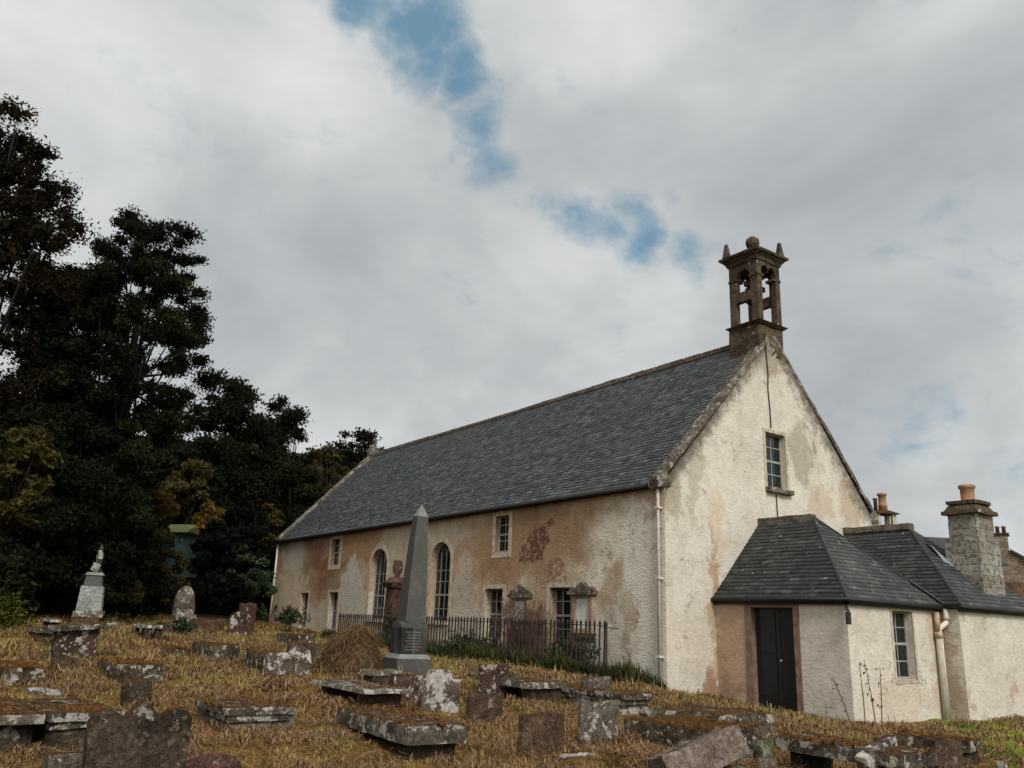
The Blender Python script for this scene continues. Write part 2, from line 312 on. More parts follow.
# ------------------------------------------------------------------ object helpers
def tag(o, label=None, cat=None, group=None, kind=None):
    if label: o['label'] = label
    if cat: o['category'] = cat
    if group: o['group'] = group
    if kind: o['kind'] = kind
    return o
def empty(name, loc, rz=0., label=None, cat=None, group=None):
    o = bpy.data.objects.new(name, None); COL.objects.link(o); o.location = Vector(loc); o.rotation_euler = (0, 0, rz)
    o.empty_display_size = .3
    return tag(o, label, cat, group)
def link(name, me, mat, parent=None, loc=(0,0,0), rot=(0,0,0)):
    o = bpy.data.objects.new(name, me); COL.objects.link(o); o.parent = parent; o.location = Vector(loc); o.rotation_euler = rot
    if mat is not None: me.materials.append(mat)
    return o
def np_mesh(name, V, Fc, rnd=None, smooth=False):      # Fc: (n,k) array of k-gons
    me = bpy.data.meshes.new(name); V = np.asarray(V, np.float32); Fc = np.asarray(Fc, np.int32); k = Fc.shape[1]
    me.vertices.add(len(V)); me.vertices.foreach_set('co', V.ravel())
    me.loops.add(Fc.size); me.loops.foreach_set('vertex_index', Fc.ravel())
    me.polygons.add(len(Fc)); me.polygons.foreach_set('loop_start', np.arange(len(Fc), dtype=np.int32)*k)
    try: me.polygons.foreach_set('loop_total', np.full(len(Fc), k, np.int32))
    except Exception: pass
    if rnd is not None:
        a = me.attributes.new('rnd', 'FLOAT', 'FACE'); a.data.foreach_set('value', np.asarray(rnd, np.float32))
    me.update(calc_edges=True); me.validate()
    if smooth: me.polygons.foreach_set('use_smooth', np.ones(len(me.polygons), bool))
    return me
def bm_mesh(name, bm, smooth=False):
    bmesh.ops.recalc_face_normals(bm, faces=bm.faces)
    me = bpy.data.meshes.new(name); bm.to_mesh(me); bm.free()
    if smooth:
        for p in me.polygons: p.use_smooth = True
    return me
def add_box(bm, x0, x1, y0, y1, z0, z1, mat=None):
    vs = [bm.verts.new((x, y, z)) for x in (x0, x1) for y in (y0, y1) for z in (z0, z1)]
    if mat is not None:
        for v in vs: v.co = mat @ v.co
    for f in ((0,1,3,2),(4,6,7,5),(0,4,5,1),(2,3,7,6),(0,2,6,4),(1,5,7,3)): bm.faces.new([vs[i] for i in f])
    return vs
def box(name, a, b, mat, parent=None, bev=0., rot=None):
    """box between two corners; rough bevelled edges if bev"""
    bm = bmesh.new(); add_box(bm, min(a[0],b[0]), max(a[0],b[0]), min(a[1],b[1]), max(a[1],b[1]), min(a[2],b[2]), max(a[2],b[2]))
    if bev: bmesh.ops.bevel(bm, geom=bm.edges[:], offset=bev, segments=2, affect='EDGES', profile=.6)
    return link(name, bm_mesh(name, bm), mat, parent)
def tube_bm(bm, pts, rad, seg=8, caps=True):
    pts = [Vector(p) for p in pts]; n = len(pts)
    rr = rad if isinstance(rad, (list, tuple)) else [rad]*n; rings = []
    for i, p in enumerate(pts):
        t = (pts[min(i+1, n-1)]-pts[max(i-1, 0)]).normalized()
        a = t.orthogonal().normalized() if i == 0 else (prev - t*prev.dot(t)).normalized()
        prev = a; b = t.cross(a)
        rings.append([bm.verts.new(p+(a*math.cos(k*2*math.pi/seg)+b*math.sin(k*2*math.pi/seg))*rr[i]) for k in range(seg)])
    for i in range(n-1):
        for k in range(seg): bm.faces.new((rings[i][k], rings[i][(k+1)%seg], rings[i+1][(k+1)%seg], rings[i+1][k]))
    if caps:
        bm.faces.new(rings[0][::-1]); bm.faces.new(rings[-1])
def tube(name, pts, rad, mat, parent=None, seg=10, smooth=True):
    bm = bmesh.new(); tube_bm(bm, pts, rad, seg); return link(name, bm_mesh(name, bm, smooth), mat, parent)
def lathe(name, prof, mat, parent=None, loc=(0,0,0), seg=16, smooth=True):
    bm = bmesh.new(); rings = [[bm.verts.new((r*math.cos(k*2*math.pi/seg), r*math.sin(k*2*math.pi/seg), z)) for k in range(seg)] for r, z in prof]
    for i in range(len(prof)-1):
        for k in range(seg): bm.faces.new((rings[i][k], rings[i][(k+1)%seg], rings[i+1][(k+1)%seg], rings[i+1][k]))
    bm.faces.new(rings[0][::-1]); bm.faces.new(rings[-1])
    return link(name, bm_mesh(name, bm, smooth), mat, parent, loc)
def frustum(name, z0, z1, a0, b0, a1, b1, mat, parent=None, loc=(0,0,0), rot=(0,0,0)):
    bm = bmesh.new()
    lo = [bm.verts.new((x*a0, y*b0, z0)) for x, y in ((-1,-1),(1,-1),(1,1),(-1,1))]; hi = [bm.verts.new((x*a1, y*b1, z1)) for x, y in ((-1,-1),(1,-1),(1,1),(-1,1))]
    bm.faces.new(lo[::-1]); bm.faces.new(hi)
    for i in range(4): bm.faces.new((lo[i], lo[(i+1)%4], hi[(i+1)%4], hi[i]))
    return link(name, bm_mesh(name, bm), mat, parent, loc, rot)
def panel_bm(bm, outer, holes, thick, frame):
    """outline with holes, extruded; frame = (origin, u, v, inward normal)"""
    O, U, V, Nn = [Vector(q) for q in frame]; loops = [outer]+holes; vv = []
    tb = bmesh.new(); es = []
    for lp in loops:
        vs = [tb.verts.new((a, b, 0)) for a, b in lp]; vv.append(len(vs))
        for i in range(len(vs)): es.append(tb.edges.new((vs[i], vs[(i+1)%len(vs)])))
    bmesh.ops.triangle_fill(tb, use_beauty=True, use_dissolve=False, edges=es, normal=(0,0,1))
    tb.verts.index_update(); flat = [p for lp in loops for p in lp]
    fr = [bm.verts.new(O+U*a+V*b) for a, b in flat]; bk = [bm.verts.new(O+U*a+V*b+Nn*thick) for a, b in flat]
    for f in tb.faces:
        ids = [v.index for v in f.verts]; bm.faces.new([fr[i] for i in ids]); bm.faces.new([bk[i] for i in ids[::-1]])
    k = 0
    for n in vv:
        for i in range(n):
            a, b = k+i, k+(i+1)%n; bm.faces.new((fr[a], fr[b], bk[b], bk[a]))
        k += n
    tb.free()
def panel(name, outer, holes, thick, frame, mat, parent=None):
    bm = bmesh.new(); panel_bm(bm, outer, holes, thick, frame); return link(name, bm_mesh(name, bm), mat, parent)
def rect(a, b, c, d): return [(a, c), (b, c), (b, d), (a, d)]
def archhole(a, b, z0, z1, n=14):
    r = (b-a)/2; cx = (a+b)/2; zs = z1-r
    return [(a, z0), (b, z0)]+[(cx+r*math.cos(math.pi*i/n), zs+r*math.sin(math.pi*i/n)) for i in range(n+1)]

def rockbox(name, lx, ly, lz, cell=.08, amp=.012, seed=0, top=None, smooth=1, mat=None, parent=None, loc=(0,0,0), rot=(0,0,0), low=2.2, lowamp=None, chip=0.0):
    """worn stone block, footprint centred, base at z=0; top(u) scales the height along x (gravestone outline)"""
    nx, ny, nz = [max(2, min(36, int(round(l/cell)))) for l in (lx, ly, lz)]
    idx = {}; V = []; Q = []
    def vi(i, j, k):
        if (i, j, k) not in idx:
            idx[(i, j, k)] = len(V); V.append([i/nx-.5, j/ny-.5, k/nz])
        return idx[(i, j, k)]
    for i in range(nx):
        for j in range(ny):
            Q.append((vi(i,j,0), vi(i,j+1,0), vi(i+1,j+1,0), vi(i+1,j,0))); Q.append((vi(i,j,nz), vi(i+1,j,nz), vi(i+1,j+1,nz), vi(i,j+1,nz)))
    for i in range(nx):
        for k in range(nz):
            Q.append((vi(i,0,k), vi(i+1,0,k), vi(i+1,0,k+1), vi(i,0,k+1))); Q.append((vi(i,ny,k), vi(i,ny,k+1), vi(i+1,ny,k+1), vi(i+1,ny,k)))
    for j in range(ny):
        for k in range(nz):
            Q.append((vi(0,j,k), vi(0,j,k+1), vi(0,j+1,k+1), vi(0,j+1,k))); Q.append((vi(nx,j,k), vi(nx,j+1,k), vi(nx,j+1,k+1), vi(nx,j,k+1)))
    bm = bmesh.new(); sv = Vector((seed*7.13, seed*3.7, seed*1.9)); bv = []
    la = lowamp if lowamp is not None else amp*1.6
    for u, v, w in V:
        tz = top(u*2) if top else 1.0
        p = Vector((u*lx, v*ly, w*lz*tz))
        n = Vector((u*2 if abs(u) > .49 else 0, v*2 if abs(v) > .49 else 0, 1 if w > .99 else 0))
        q = noise.noise_vector(p*9+sv)*amp + noise.noise_vector(p*low+sv*1.7)*la
        if chip and n.length > 1.2: q -= n.normalized()*max(0, noise.noise(p*5+sv*2.3)+.05)*chip
        bv.append(bm.verts.new(p+q))
    for f in Q: bm.faces.new([bv[i] for i in f])
    for _ in range(smooth): bmesh.ops.smooth_vert(bm, verts=bm.verts[:], factor=.22, use_axis_x=True, use_axis_y=True, use_axis_z=True)
    me = bm_mesh(name, bm, True); me.set_sharp_from_angle(angle=R(48))
    return link(name, me, mat, parent, loc, rot)

# blades: one tapered bent strip each (quad + quad), numpy
def blades(P, Ln, Wd, lean=.5, up=(0,0,1)):
    """P (n,3) roots; returns V, F"""
    n = len(P); a = rng.uniform(0, 2*np.pi, n); b = a+np.pi/2+rng.normal(0, .5, n)
    side = np.c_[np.cos(a), np.sin(a), np.zeros(n)]; ln = np.abs(rng.normal(0, lean, n))[:,None]
    out = np.c_[np.cos(b), np.sin(b), np.zeros(n)]
    upv = np.tile(np.array(up, float), (n,1)); Ln = np.asarray(Ln)[:,None] if np.ndim(Ln) else np.full((n,1), Ln); Wd = np.asarray(Wd)[:,None] if np.ndim(Wd) else np.full((n,1), Wd)
    m = P+(upv*.6+out*ln*.35)*Ln; t = P+(upv*np.clip(1-ln*.55, -.05, 1)+out*ln*1.1)*Ln
    V = np.stack([P-side*Wd/2, P+side*Wd/2, m+side*Wd*.42, m-side*Wd*.42, t+side*Wd*.06, t-side*Wd*.06], 1).reshape(-1, 3)
    i = np.arange(n)[:,None]*6; Fq = np.concatenate([i+np.array([[0,1,2,3]]), i+np.array([[3,2,4,5]])], 0)
    return V, Fq
def leaves(P, size, jitter=.35, droop=0.):
    n = len(P); u = rng.normal(size=(n,3)); u /= np.linalg.norm(u, axis=1)[:,None]; w = rng.normal(size=(n,3)); w[:,2] -= droop
    v = np.cross(u, w); v /= np.linalg.norm(v, axis=1)[:,None]
    s = (size*(1+rng.uniform(-jitter, jitter, n)))[:,None]
    k = s*.55
    V = np.stack([P-u*s*.6, P-v*k*.5+u*s*.05, P+u*s*.6, P+v*k*.5+u*s*.05], 1).reshape(-1,3)
    return V, np.arange(n*4).reshape(-1,4)
def fnoise(x, y, s, seed=0.):
    return np.array([noise.fractal(Vector((a*s+seed, b*s-seed, seed*.37)), 1., 2., 3) for a, b in zip(x, y)])

# ================================================================== THE CHURCH
church = empty('church', (0, 0, .2), 0, 'long cream and brown harled church with slate roof, open bellcote and low slated porch', 'church')
CH0 = Vector((0, 0, .2))
def toC(o):                                   # church parts are modelled in world coordinates, then hung on the church
    o.parent = church; o.matrix_parent_inverse = Matrix.Translation(-CH0); return o
AX, P_, HE, BX, Q_, HP, RP = 1.64, 3.433, 2.16, 5.199, 3.873, 4.226, 1.538
WX = 9.05
# frames: origin, u, v, inward normal
FS = ((0,0,0), (0,1,0), (0,0,1), (1,0,0)); FG = ((0,0,0), (1,0,0), (0,0,1), (0,1,0))
FD = ((AX,0,0), (0,-1,0), (0,0,1), (1,0,0)); FP = ((0,-P_,0), (1,0,0), (0,0,1), (0,1,0)); FW = ((0,-Q_,0), (1,0,0), (0,0,1), (0,1,0))
LOW = [(3.303,4.234), (6.388,7.29), (17.485,18.326), (20.431,21.248)]; UPW = [(6.205,6.873), (17.741,18.56)]; ARC = [(9.319,10.551), (13.626,14.882)]
holesS = [rect(a,b,1.07,2.474) for a,b in LOW]+[rect(a,b,3.50,4.556) for a,b in UPW]+[archhole(a,b,1.50,3.985) for a,b in ARC]
toC(panel('wall', rect(.004, L_, -.4, HW+.02), holesS, .5, FS, M['harl_s']))
toC(panel('gable_wall', [(.004,-.4),(W_-.004,-.4),(W_-.004,HW),(W_/2,HR+.02),(.004,HW)], [rect(3.762,4.578,5.164,6.638)], .5, FG, M['harl_g']))
toC(panel('gable_wall', [(.004,-.4),(W_-.004,-.4),(W_-.004,HW),(W_/2,HR+.02),(.004,HW)], [], .5, ((0,L_,0),(1,0,0),(0,0,1),(0,-1,0)), M['harl_g']))
toC(panel('wall', rect(.004, L_, -.4, HW+.02), [], .5, ((W_,0,0),(0,1,0),(0,0,1),(-1,0,0)), M['harl_g']))
DZ = 2.07
toC(panel('porch_wall', rect(0, P_-.004, -.5, HE), [rect(1.03,2.152,-.12,DZ)], .35, FD, M['harl_p']))
toC(panel('porch_wall', rect(AX+.004, BX+.2, -.5, HE), [rect(3.265,4.037,.669,2.08)], .35, FP, M['harl_p']))
toC(panel('wing_wall', rect(P_-.1, Q_-.004, -.5, HE+.02), [], .35, ((BX,0,0),(0,-1,0),(0,0,1),(1,0,0)), M['harl_p']))
toC(panel('wing_wall', rect(BX+.004, WX, -.5, HE+.02), [], .35, FW, M['harl_p']))
toC(panel('wing_wall', rect(0, Q_-.004, -.5, HE+.02), [], .35, ((WX,0,0),(0,-1,0),(0,0,1),(-1,0,0)), M['harl_p']))
# boxes coloured dark to stand for the unlit rooms behind the panes
toC(box('interior', (.9, .9, 0), (W_-.9, L_-.9, HW-.2), M['interior']))
toC(box('interior', (AX+.8, -P_+.9, -.1), (WX-.8, -.5, HE-.2), M['interior']))

# ---- slates
def slates(name, poly, e, expo, wid, mat, seed=0, lift=.018, tail=.012):
    """poly: planar polygon (world), e: unit level direction of the courses"""
    rg = np.random.default_rng(seed); P = [np.array(p, float) for p in poly]; e = np.array(e, float)
    nrm = np.cross(P[1]-P[0], P[2]-P[1]); nrm /= np.linalg.norm(nrm)
    if nrm[2] < 0: nrm = -nrm
    s = np.cross(nrm, e); s = s if s[2] > 0 else -s
    o = P[0]; uv = [((p-o)@e, (p-o)@s) for p in P]; H0 = min(v for _, v in uv); H1 = max(v for _, v in uv)
    def span(t):
        xs = []
        for (a, b), (c, d) in zip(uv, uv[1:]+uv[:1]):
            if (b-t)*(d-t) <= 0 and abs(b-d) > 1e-9: xs.append(a+(c-a)*(t-b)/(d-b))
        return (min(xs), max(xs)) if len(xs) > 1 else None
    V = []; Fc = []; rn = []; t = H0+1e-4; row = 0
    while t < H1-.01:
        t2 = min(t+expo, H1-1e-4); A = span(t); B = span(t2)
        if A is None or B is None: break
        lo = min(A[0], B[0]); hi = max(A[1], B[1]); x = lo-wid*(.5 if row % 2 else 0)-wid*rg.uniform(0,.2); tone = rg.normal(0, .05)
        while x < hi:
            w = wid*rg.uniform(.82, 1.18); a0, a1 = max(x+.003, A[0]), min(x+w-.003, A[1]); b0, b1 = max(x+.003, B[0]), min(x+w-.003, B[1]); x += w
            if a1 <= a0 and b1 <= b0: continue
            if a1 < a0: a0 = a1 = (b0 if abs(b0-A[1]) > abs(b1-A[0]) else b1); a0 = a1 = np.clip(a0, *A)
            if b1 < b0: b0 = b1 = np.clip((a0 if A[0] < B[0] else a1), *B)
            l = lift*rg.uniform(.75, 1.35); jt = rg.normal(0, tail); tl = max(t+jt, H0-.02) if row else t+min(jt, 0)
            q = lambda u_, v_, h_: o+e*u_+s*v_+nrm*h_
            k = len(V); V += [q(a0, tl, l), q(a1, tl, l*rg.uniform(.9, 1.1)), q(b1, t2+.01, .004), q(b0, t2+.01, .004), q(a0, tl, -.01), q(a1, tl, -.01)]
            Fc += [(k, k+1, k+2, k+3), (k+4, k+5, k+1, k), (k+4, k, k+3, k+3), ]; Fc[-1] = (k+4, k, k+3, k+2)
            Fc.pop(); r = np.clip(rg.beta(2, 3)+tone, 0, 1); rn += [r, r*.4]
        t += expo; row += 1
    return toC(link(name, np_mesh(name, V, Fc, rn), mat))
EZ = HW+.09; RZ = HR-.04; OV = -.13
def deck(name, pts, mat):                     # thin boarding under the slates
    bm = bmesh.new(); a = [bm.verts.new(p) for p in pts]; b = [bm.verts.new((p[0], p[1], p[2]-.07)) for p in pts]
    n = len(a); bm.faces.new(a); bm.faces.new(b[::-1])
    for i in range(n): bm.faces.new((a[i], b[i], b[(i+1)%n], a[(i+1)%n]))
    return toC(link(name, bm_mesh(name, bm), mat))
slates('roof_slates', [(OV,.05,EZ),(OV,L_-.05,EZ),(W_/2,L_-.05,RZ),(W_/2,.05,RZ)], (0,1,0), .135, .23, M['slate'], 1)
deck('roof', [(OV,.05,EZ-.004),(OV,L_-.05,EZ-.004),(W_/2,L_-.05,RZ-.004),(W_/2,.05,RZ-.004)], M['gutter'])
slates('roof_slates', [(W_-OV,.05,EZ),(W_-OV,L_-.05,EZ),(W_/2,L_-.05,RZ),(W_/2,.05,RZ)], (0,1,0), .27, .46, M['slate'], 2)
deck('roof', [(W_-OV,.05,EZ-.004),(W_-OV,L_-.05,EZ-.004),(W_/2,L_-.05,RZ-.004),(W_/2,.05,RZ-.004)], M['gutter'])
toC(tube('gutter', [(OV-.03,.3,EZ-.05),(OV-.03,L_+.05,EZ-.05)], .055, M['gutter']))
toC(box('eaves_board', (OV+.03,.3,HW-.02), (-.006,L_,EZ-.07), M['gutter']))
# ridge stones: one weathered run, slightly uneven
bm = bmesh.new(); y = 1.15; k = 0
while y < L_-.3:
    l = random.uniform(.55, .8); dz = random.uniform(-.008, .012)+.02*math.sin(y*.35)-.01
    add_box(bm, W_/2-.13, W_/2+.13, y+.006, min(y+l, L_-.1), RZ-.09, RZ+.085+dz); y += l
bmesh.ops.bevel(bm, geom=bm.edges[:], offset=.025, segments=2, affect='EDGES')
toC(link('ridge', bm_mesh('ridge', bm), M['ridge']))
# gable copings (skews)
sl = math.hypot(W_/2-OV, RZ-EZ); an = math.atan2(RZ-EZ, W_/2-OV)
for yy, nm in ((.12, 'skew_coping'), (L_-.12, 'skew_coping')):
    for sgn in (-1, 1):
        cx = W_/2+sgn*(W_/2-OV)/2
        toC(rockbox(nm, sl-.02, .30, .13, .10, .014, seed=3+sgn+yy, mat=M['skew'], loc=(cx, yy+.01, (EZ+RZ)/2-.02), rot=(0, sgn*an, 0), chip=.04))
toC(rockbox('kneeler_stone', .42, .36, .3, .07, .03, seed=9, mat=M['skew'], loc=(-.02, .12, EZ-.12), rot=(0,-.2,0), chip=.08))
toC(rockbox('kneeler_stone', .36, .36, .28, .07, .03, seed=19, mat=M['skew'], loc=(W_+.02, .12, EZ-.12), chip=.06))
toC(rockbox('apex_stone', .36, .4, .42, .08, .03, seed=29, mat=M['skew'], loc=(W_/2, L_-.12, RZ-.02), chip=.06))

# porch and wing roofs
E1 = HE+.10; x0, x1, y1 = AX-.1, BX+.02, -P_-.1; mx = (AX+BX)/2
prS = [(x0,0,E1),(x0,y1,E1),(mx,-RP,HP),(mx,0,HP)]; prE = [(x0,y1,E1),(x1,y1,E1),(mx,-RP,HP)]; prN = [(x1,y1,E1),(x1,0,E1),(mx,0,HP),(mx,-RP,HP)]
for i, (pp, ee) in enumerate(((prS,(0,1,0)), (prE,(1,0,0)), (prN,(0,1,0)))):
    slates('porch_slates', pp, ee, .125, .24, M['slate_p'], 10+i, .02, .006); deck('porch_roof', [(a,b,c-.004) for a,b,c in pp], M['gutter'])
wx0, wx1, wy1, wz, wr = BX-.06, WX+.1, -Q_-.1, 4.29, -1.85; wm = 7.07
wS = [(wx0,0,E1+.01),(wx0,wy1,E1+.01),(wm,wr,wz),(wm,0,wz)]; wE = [(wx0,wy1,E1+.01),(wx1,wy1,E1+.01),(wm,wr,wz)]; wN = [(wx1,wy1,E1+.01),(wx1,0,E1+.01),(wm,0,wz),(wm,wr,wz)]
for i, (pp, ee) in enumerate(((wS,(0,1,0)), (wE,(1,0,0)), (wN,(0,1,0)))):
    slates('wing_slates', pp, ee, .125, .24, M['slate_p'], 20+i, .02, .006); deck('wing_roof', [(a,b,c-.004) for a,b,c in pp], M['gutter'])
toC(rockbox('porch_ridge', .24, RP+.06, .17, .08, .014, 41, mat=M['ridge'], loc=(mx, -RP/2-.0, HP-.09)))
toC(rockbox('wing_ridge', .26, -wr+.1, .17, .08, .014, 42, mat=M['ridge'], loc=(wm, wr/2-.02, wz-.05)))
toC(tube('gutter', [(x0-.03,0,E1-.03),(x0-.03,y1-.03,E1-.03),(BX-.1,y1-.03,E1-.035)], .045, M['gutter']))
toC(tube('gutter', [(BX-.12,wy1-.03,E1-.03),(wx1,wy1-.03,E1-.03)], .045, M['gutter']))
toC(box('eaves_board', (AX-.07,0,HE-.03), (AX-.004,-P_-.07,E1-.03), M['gutter'])); toC(box('eaves_board', (AX-.07,-P_-.004,HE-.03), (BX-.01,-P_-.07,E1-.032), M['gutter']))
toC(box('eaves_board', (BX-.05,-Q_-.004,HE-.02), (WX,-Q_-.07,E1-.02), M['gutter']))
# hip flashings and valley lead
def strip(name, a, b, w, mat, lift=.03):
    a, b = Vector(a), Vector(b); d = (b-a).normalized(); s_ = d.cross(Vector((0,0,1))).normalized()*w/2; u_ = Vector((0,0,lift))
    bm = bmesh.new(); ring = []
    for p in (a, b): ring.append([bm.verts.new(p+q) for q in (-s_+u_*.1, u_, s_+u_*.1, -u_*.6)])
    for i in range(4): bm.faces.new((ring[0][i], ring[0][(i+1)%4], ring[1][(i+1)%4], ring[1][i]))
    bm.faces.new(ring[0]); bm.faces.new(ring[1][::-1]); return toC(link(name, bm_mesh(name, bm), mat))
strip('hip_flashing', (x0,y1,E1+.02), (mx,-RP,HP+.02), .06, M['slate_p']); strip('hip_flashing', (x1,y1,E1+.02), (mx,-RP,HP+.02), .06, M['slate_p'])
strip('hip_flashing', (wx0,wy1,E1+.03), (wm,wr,wz+.02), .06, M['slate_p'])
_h0, _h1 = Vector((x1,y1,E1+.03)), Vector((mx,-RP,HP+.03))
strip('valley_lead', _h0.lerp(_h1, -.02), _h0.lerp(_h1, .24), .2, M['lead'], .035)

# ---- windows
def fr(frame): return [Vector(q) for q in frame]
def bar2(bm, frame, pts, w, d0, d1):
    """flat glazing bar following 2D points in the wall frame, between depths d0 and d1"""
    O, U, V, Nn = fr(frame); n = len(pts); ring = []
    for i, (a, b) in enumerate(pts):
        pa, pb = pts[max(i-1, 0)], pts[min(i+1, n-1)]; dx, dy = pb[0]-pa[0], pb[1]-pa[1]; l = math.hypot(dx, dy); nx_, ny_ = -dy/l*w/2, dx/l*w/2
        ring.append([bm.verts.new(O+U*(a+s*nx_)+V*(b+s*ny_)+Nn*dd) for s, dd in ((-1,d0),(1,d0),(1,d1),(-1,d1))])
    for i in range(n-1):
        for k in range(4): bm.faces.new((ring[i][k], ring[i][(k+1)%4], ring[i+1][(k+1)%4], ring[i+1][k]))
    bm.faces.new(ring[0]); bm.faces.new(ring[-1][::-1])
def window(frame, a, b, z0, z1, dep, cols, rows, meet=None, arch=False, name='window', surround=.15, sill=True, smat='cream', lean=True):
    O, U, V, Nn = fr(frame); bm = bmesh.new(); fw = .038
    outl = (archhole if arch else rect)(a+.001, b-.001, z0+.001, z1-.001); inn = (archhole if arch else rect)(a+fw, b-fw, z0+fw*1.5, z1-fw)
    panel_bm(bm, outl, [inn], .07, (O+Nn*dep, U, V, Nn))
    r = (b-a)/2; spr = z1-r if arch else z1
    for c in range(1, cols):
        x = a+(b-a)*c/cols; bar2(bm, frame, [(x, z0+fw), (x, spr if arch else z1-fw)], .022, dep+.012, dep+.05)
    for z in rows: bar2(bm, frame, [(a+fw*.8, z), (b-fw*.8, z)], .022, dep+.0145, dep+.048)
    if meet: bar2(bm, frame, [(a+fw*.8, meet), (b-fw*.8, meet)], .055, dep+.005, dep+.06)
    if arch:
        rr = r-.02; cx = (a+b)/2
        for c in range(1, cols):
            x = a+(b-a)*c/cols
            for s in (-1, 1):                            # intersecting tracery
                R_ = (b-a); pts = []
                for i in range(13):
                    th = i/12*math.pi/2.0; px_ = x+s*R_*(1-math.cos(th)); pz = spr+R_*math.sin(th)
                    if math.hypot(px_-cx, pz-spr) > rr: break
                    pts.append((px_, pz))
                if len(pts) > 1: bar2(bm, frame, pts, .022, dep+.013+.001*s, dep+.049+.001*s)
    w = toC(link(name, bm_mesh(name, bm), M['whitepaint']))
    bm = bmesh.new(); panel_bm(bm, (archhole if arch else rect)(a+.01, b-.01, z0+.01, z1-.01), [], .006, (O+Nn*(dep+.03), U, V, Nn))
    g = link('pane', bm_mesh('pane', bm), M['glass']); g.parent = w
    if surround:
        s_ = surround
        if arch: o2 = archhole(a-s_, b+s_, z0-s_*.5, z1+s_)
        else: o2 = rect(a-s_, b+s_, z0-s_, z1+s_*.9)
        h2 = (archhole if arch else rect)(a, b, z0, z1)
        toC(panel('window_surround', o2, [h2], .02, (O-Nn*.012, U, V, Nn), M[smat]))
    if sill:
        bm = bmesh.new(); c0 = O-Nn*.05
        for dd in (0,):
            pts = [(a-.06, z0-.07), (b+.06, z0-.07), (b+.06, z0+.012), (a-.06, z0+.012)]
            panel_bm(bm, pts, [], dep+.05, (c0, U, V, Nn))
        toC(link('window_sill', bm_mesh('window_sill', bm), M[smat]))
for i, (a, b) in enumerate(LOW): window(FS, a, b, 1.07, 2.474, .2, 3, [1.07+.36, 1.77+.36], 1.77, surround=.13 if i < 2 else .1, sill=False)
for a, b in UPW: window(FS, a, b, 3.50, 4.556, .11, 2, [3.84, 4.3], 4.02, surround=.15, sill=False)
for a, b in ARC: window(FS, a, b, 1.50, 3.985, .2, 4, [1.9, 2.75, 3.1], 2.33, True, surround=.15, sill=False)
for a, b in ARC: toC(box('window_sill', (-.05, a-.06, 1.40), (.2, b+.06, 1.505), M['cream'], bev=.01))
window(FG, 3.762, 4.578, 5.164, 6.638, .14, 2, [5.55, 6.28], 5.9, surround=.1, sill=False)
toC(rockbox('window_sill', 1.05, .24, .13, .06, .02, 51, mat=M['skew'], loc=(4.2,-.0,5.03)))
window(FP, 3.265, 4.037, .669, 2.08, .15, 2, [1.04, 1.74], 1.4, surround=.07, sill=False)
# porch door, its stone frame and knob
dfr = ((AX,0,0), (0,-1,0), (0,0,1), (1,0,0)); O, U, V, Nn = fr(dfr)
toC(panel('door_surround', [(.86,-.2),(2.29,-.2),(2.29,HE-.02),(.86,HE-.02)], [[(1.035,-.2+.005),(2.147,-.2+.005),(2.147,DZ-.005),(1.035,DZ-.005)]], .2, (O-Nn*.022, U, V, Nn), M['door_stone']))
bm = bmesh.new()
for x in (1.037, 1.594):
    panel_bm(bm, rect(x, x+.551, -.2, DZ-.01), [], .05, (O+Nn*.13, U, V, Nn))
    for zz in (.25, 1.15, 1.9):
        panel_bm(bm, rect(x+.05, x+.5, zz-.045, zz+.045), [], .02, (O+Nn*.115, U, V, Nn))
    for xx in (x+.06, x+.49): panel_bm(bm, rect(xx-.04, xx+.04, -.2, DZ-.03), [], .02, (O+Nn*.117, U, V, Nn))
door = toC(link('door', bm_mesh('door', bm), M['doorpaint']))
kb = lathe('door_knob', [(.012,0),(.014,.03),(.03,.045),(.032,.06),(.02,.075)], M['brass'], door, (AX+.112, -1.73, .95)); kb.rotation_euler = (0, -math.pi/2, 0)
# downpipes
g = onX(661, 690, -.07)
toC(tube('downpipe', [(-.08, g[1]+.02, .25), (-.08, g[1]+.02, HW-.25), (-.1, g[1]+.02, HW-.02)], .042, M['pipe']))
for z in (.9, 2.6, 4.2): toC(box('pipe_bracket', (-.14, g[1]-.045, z), (-.004, g[1]+.085, z+.045), M['pipe'], bev=.005))
toC(tube('downpipe', [(-.08, L_-.1, 1.2), (-.08, L_-.1, HW-.02)], .045, M['pipe']))
py_ = -P_-.09
toC(tube('downpipe', [(BX-.3, py_, -.2), (BX-.3, py_, 1.62), (BX-.27, py_-.01, 1.75), (BX-.16, py_-.05, 1.82), (BX-.05, py_-.06, 1.87), (BX, py_-.06, 1.97), (BX+.01, py_-.06, 2.3)], .062, M['pipe'], seg=14))
toC(tube('downpipe', [(BX-.14, py_+.02, -.2), (BX-.14, py_+.02, 1.75)], .03, M['pipe']))
toC(tube('pipe_joint', [(BX-.3, py_, 1.55), (BX-.3, py_, 1.68)], .085, M['rustpipe'])); toC(tube('pipe_joint', [(BX-.0, py_-.06, 1.93), (BX-.0, py_-.06, 2.0)], .085, M['rustpipe']))
toC(tube('pipe_stub', [(BX-.3, py_, 1.68), (BX-.3, py_+.0, 2.1)], .06, M['rustpipe']))
bm = bmesh.new(); tube_bm(bm, [(AX-.05,-P_-.03,2.1),(AX-.1,-P_-.1,2.0),(AX-.14,-P_-.12,1.9)], .03, 6)
tube_bm(bm, [(AX-.14,-P_-.12,1.98),(AX-.14,-P_-.12,1.74)], .055, 8); toC(link('rusty_lamp_bracket', bm_mesh('rusty_lamp_bracket', bm), M['iron']))
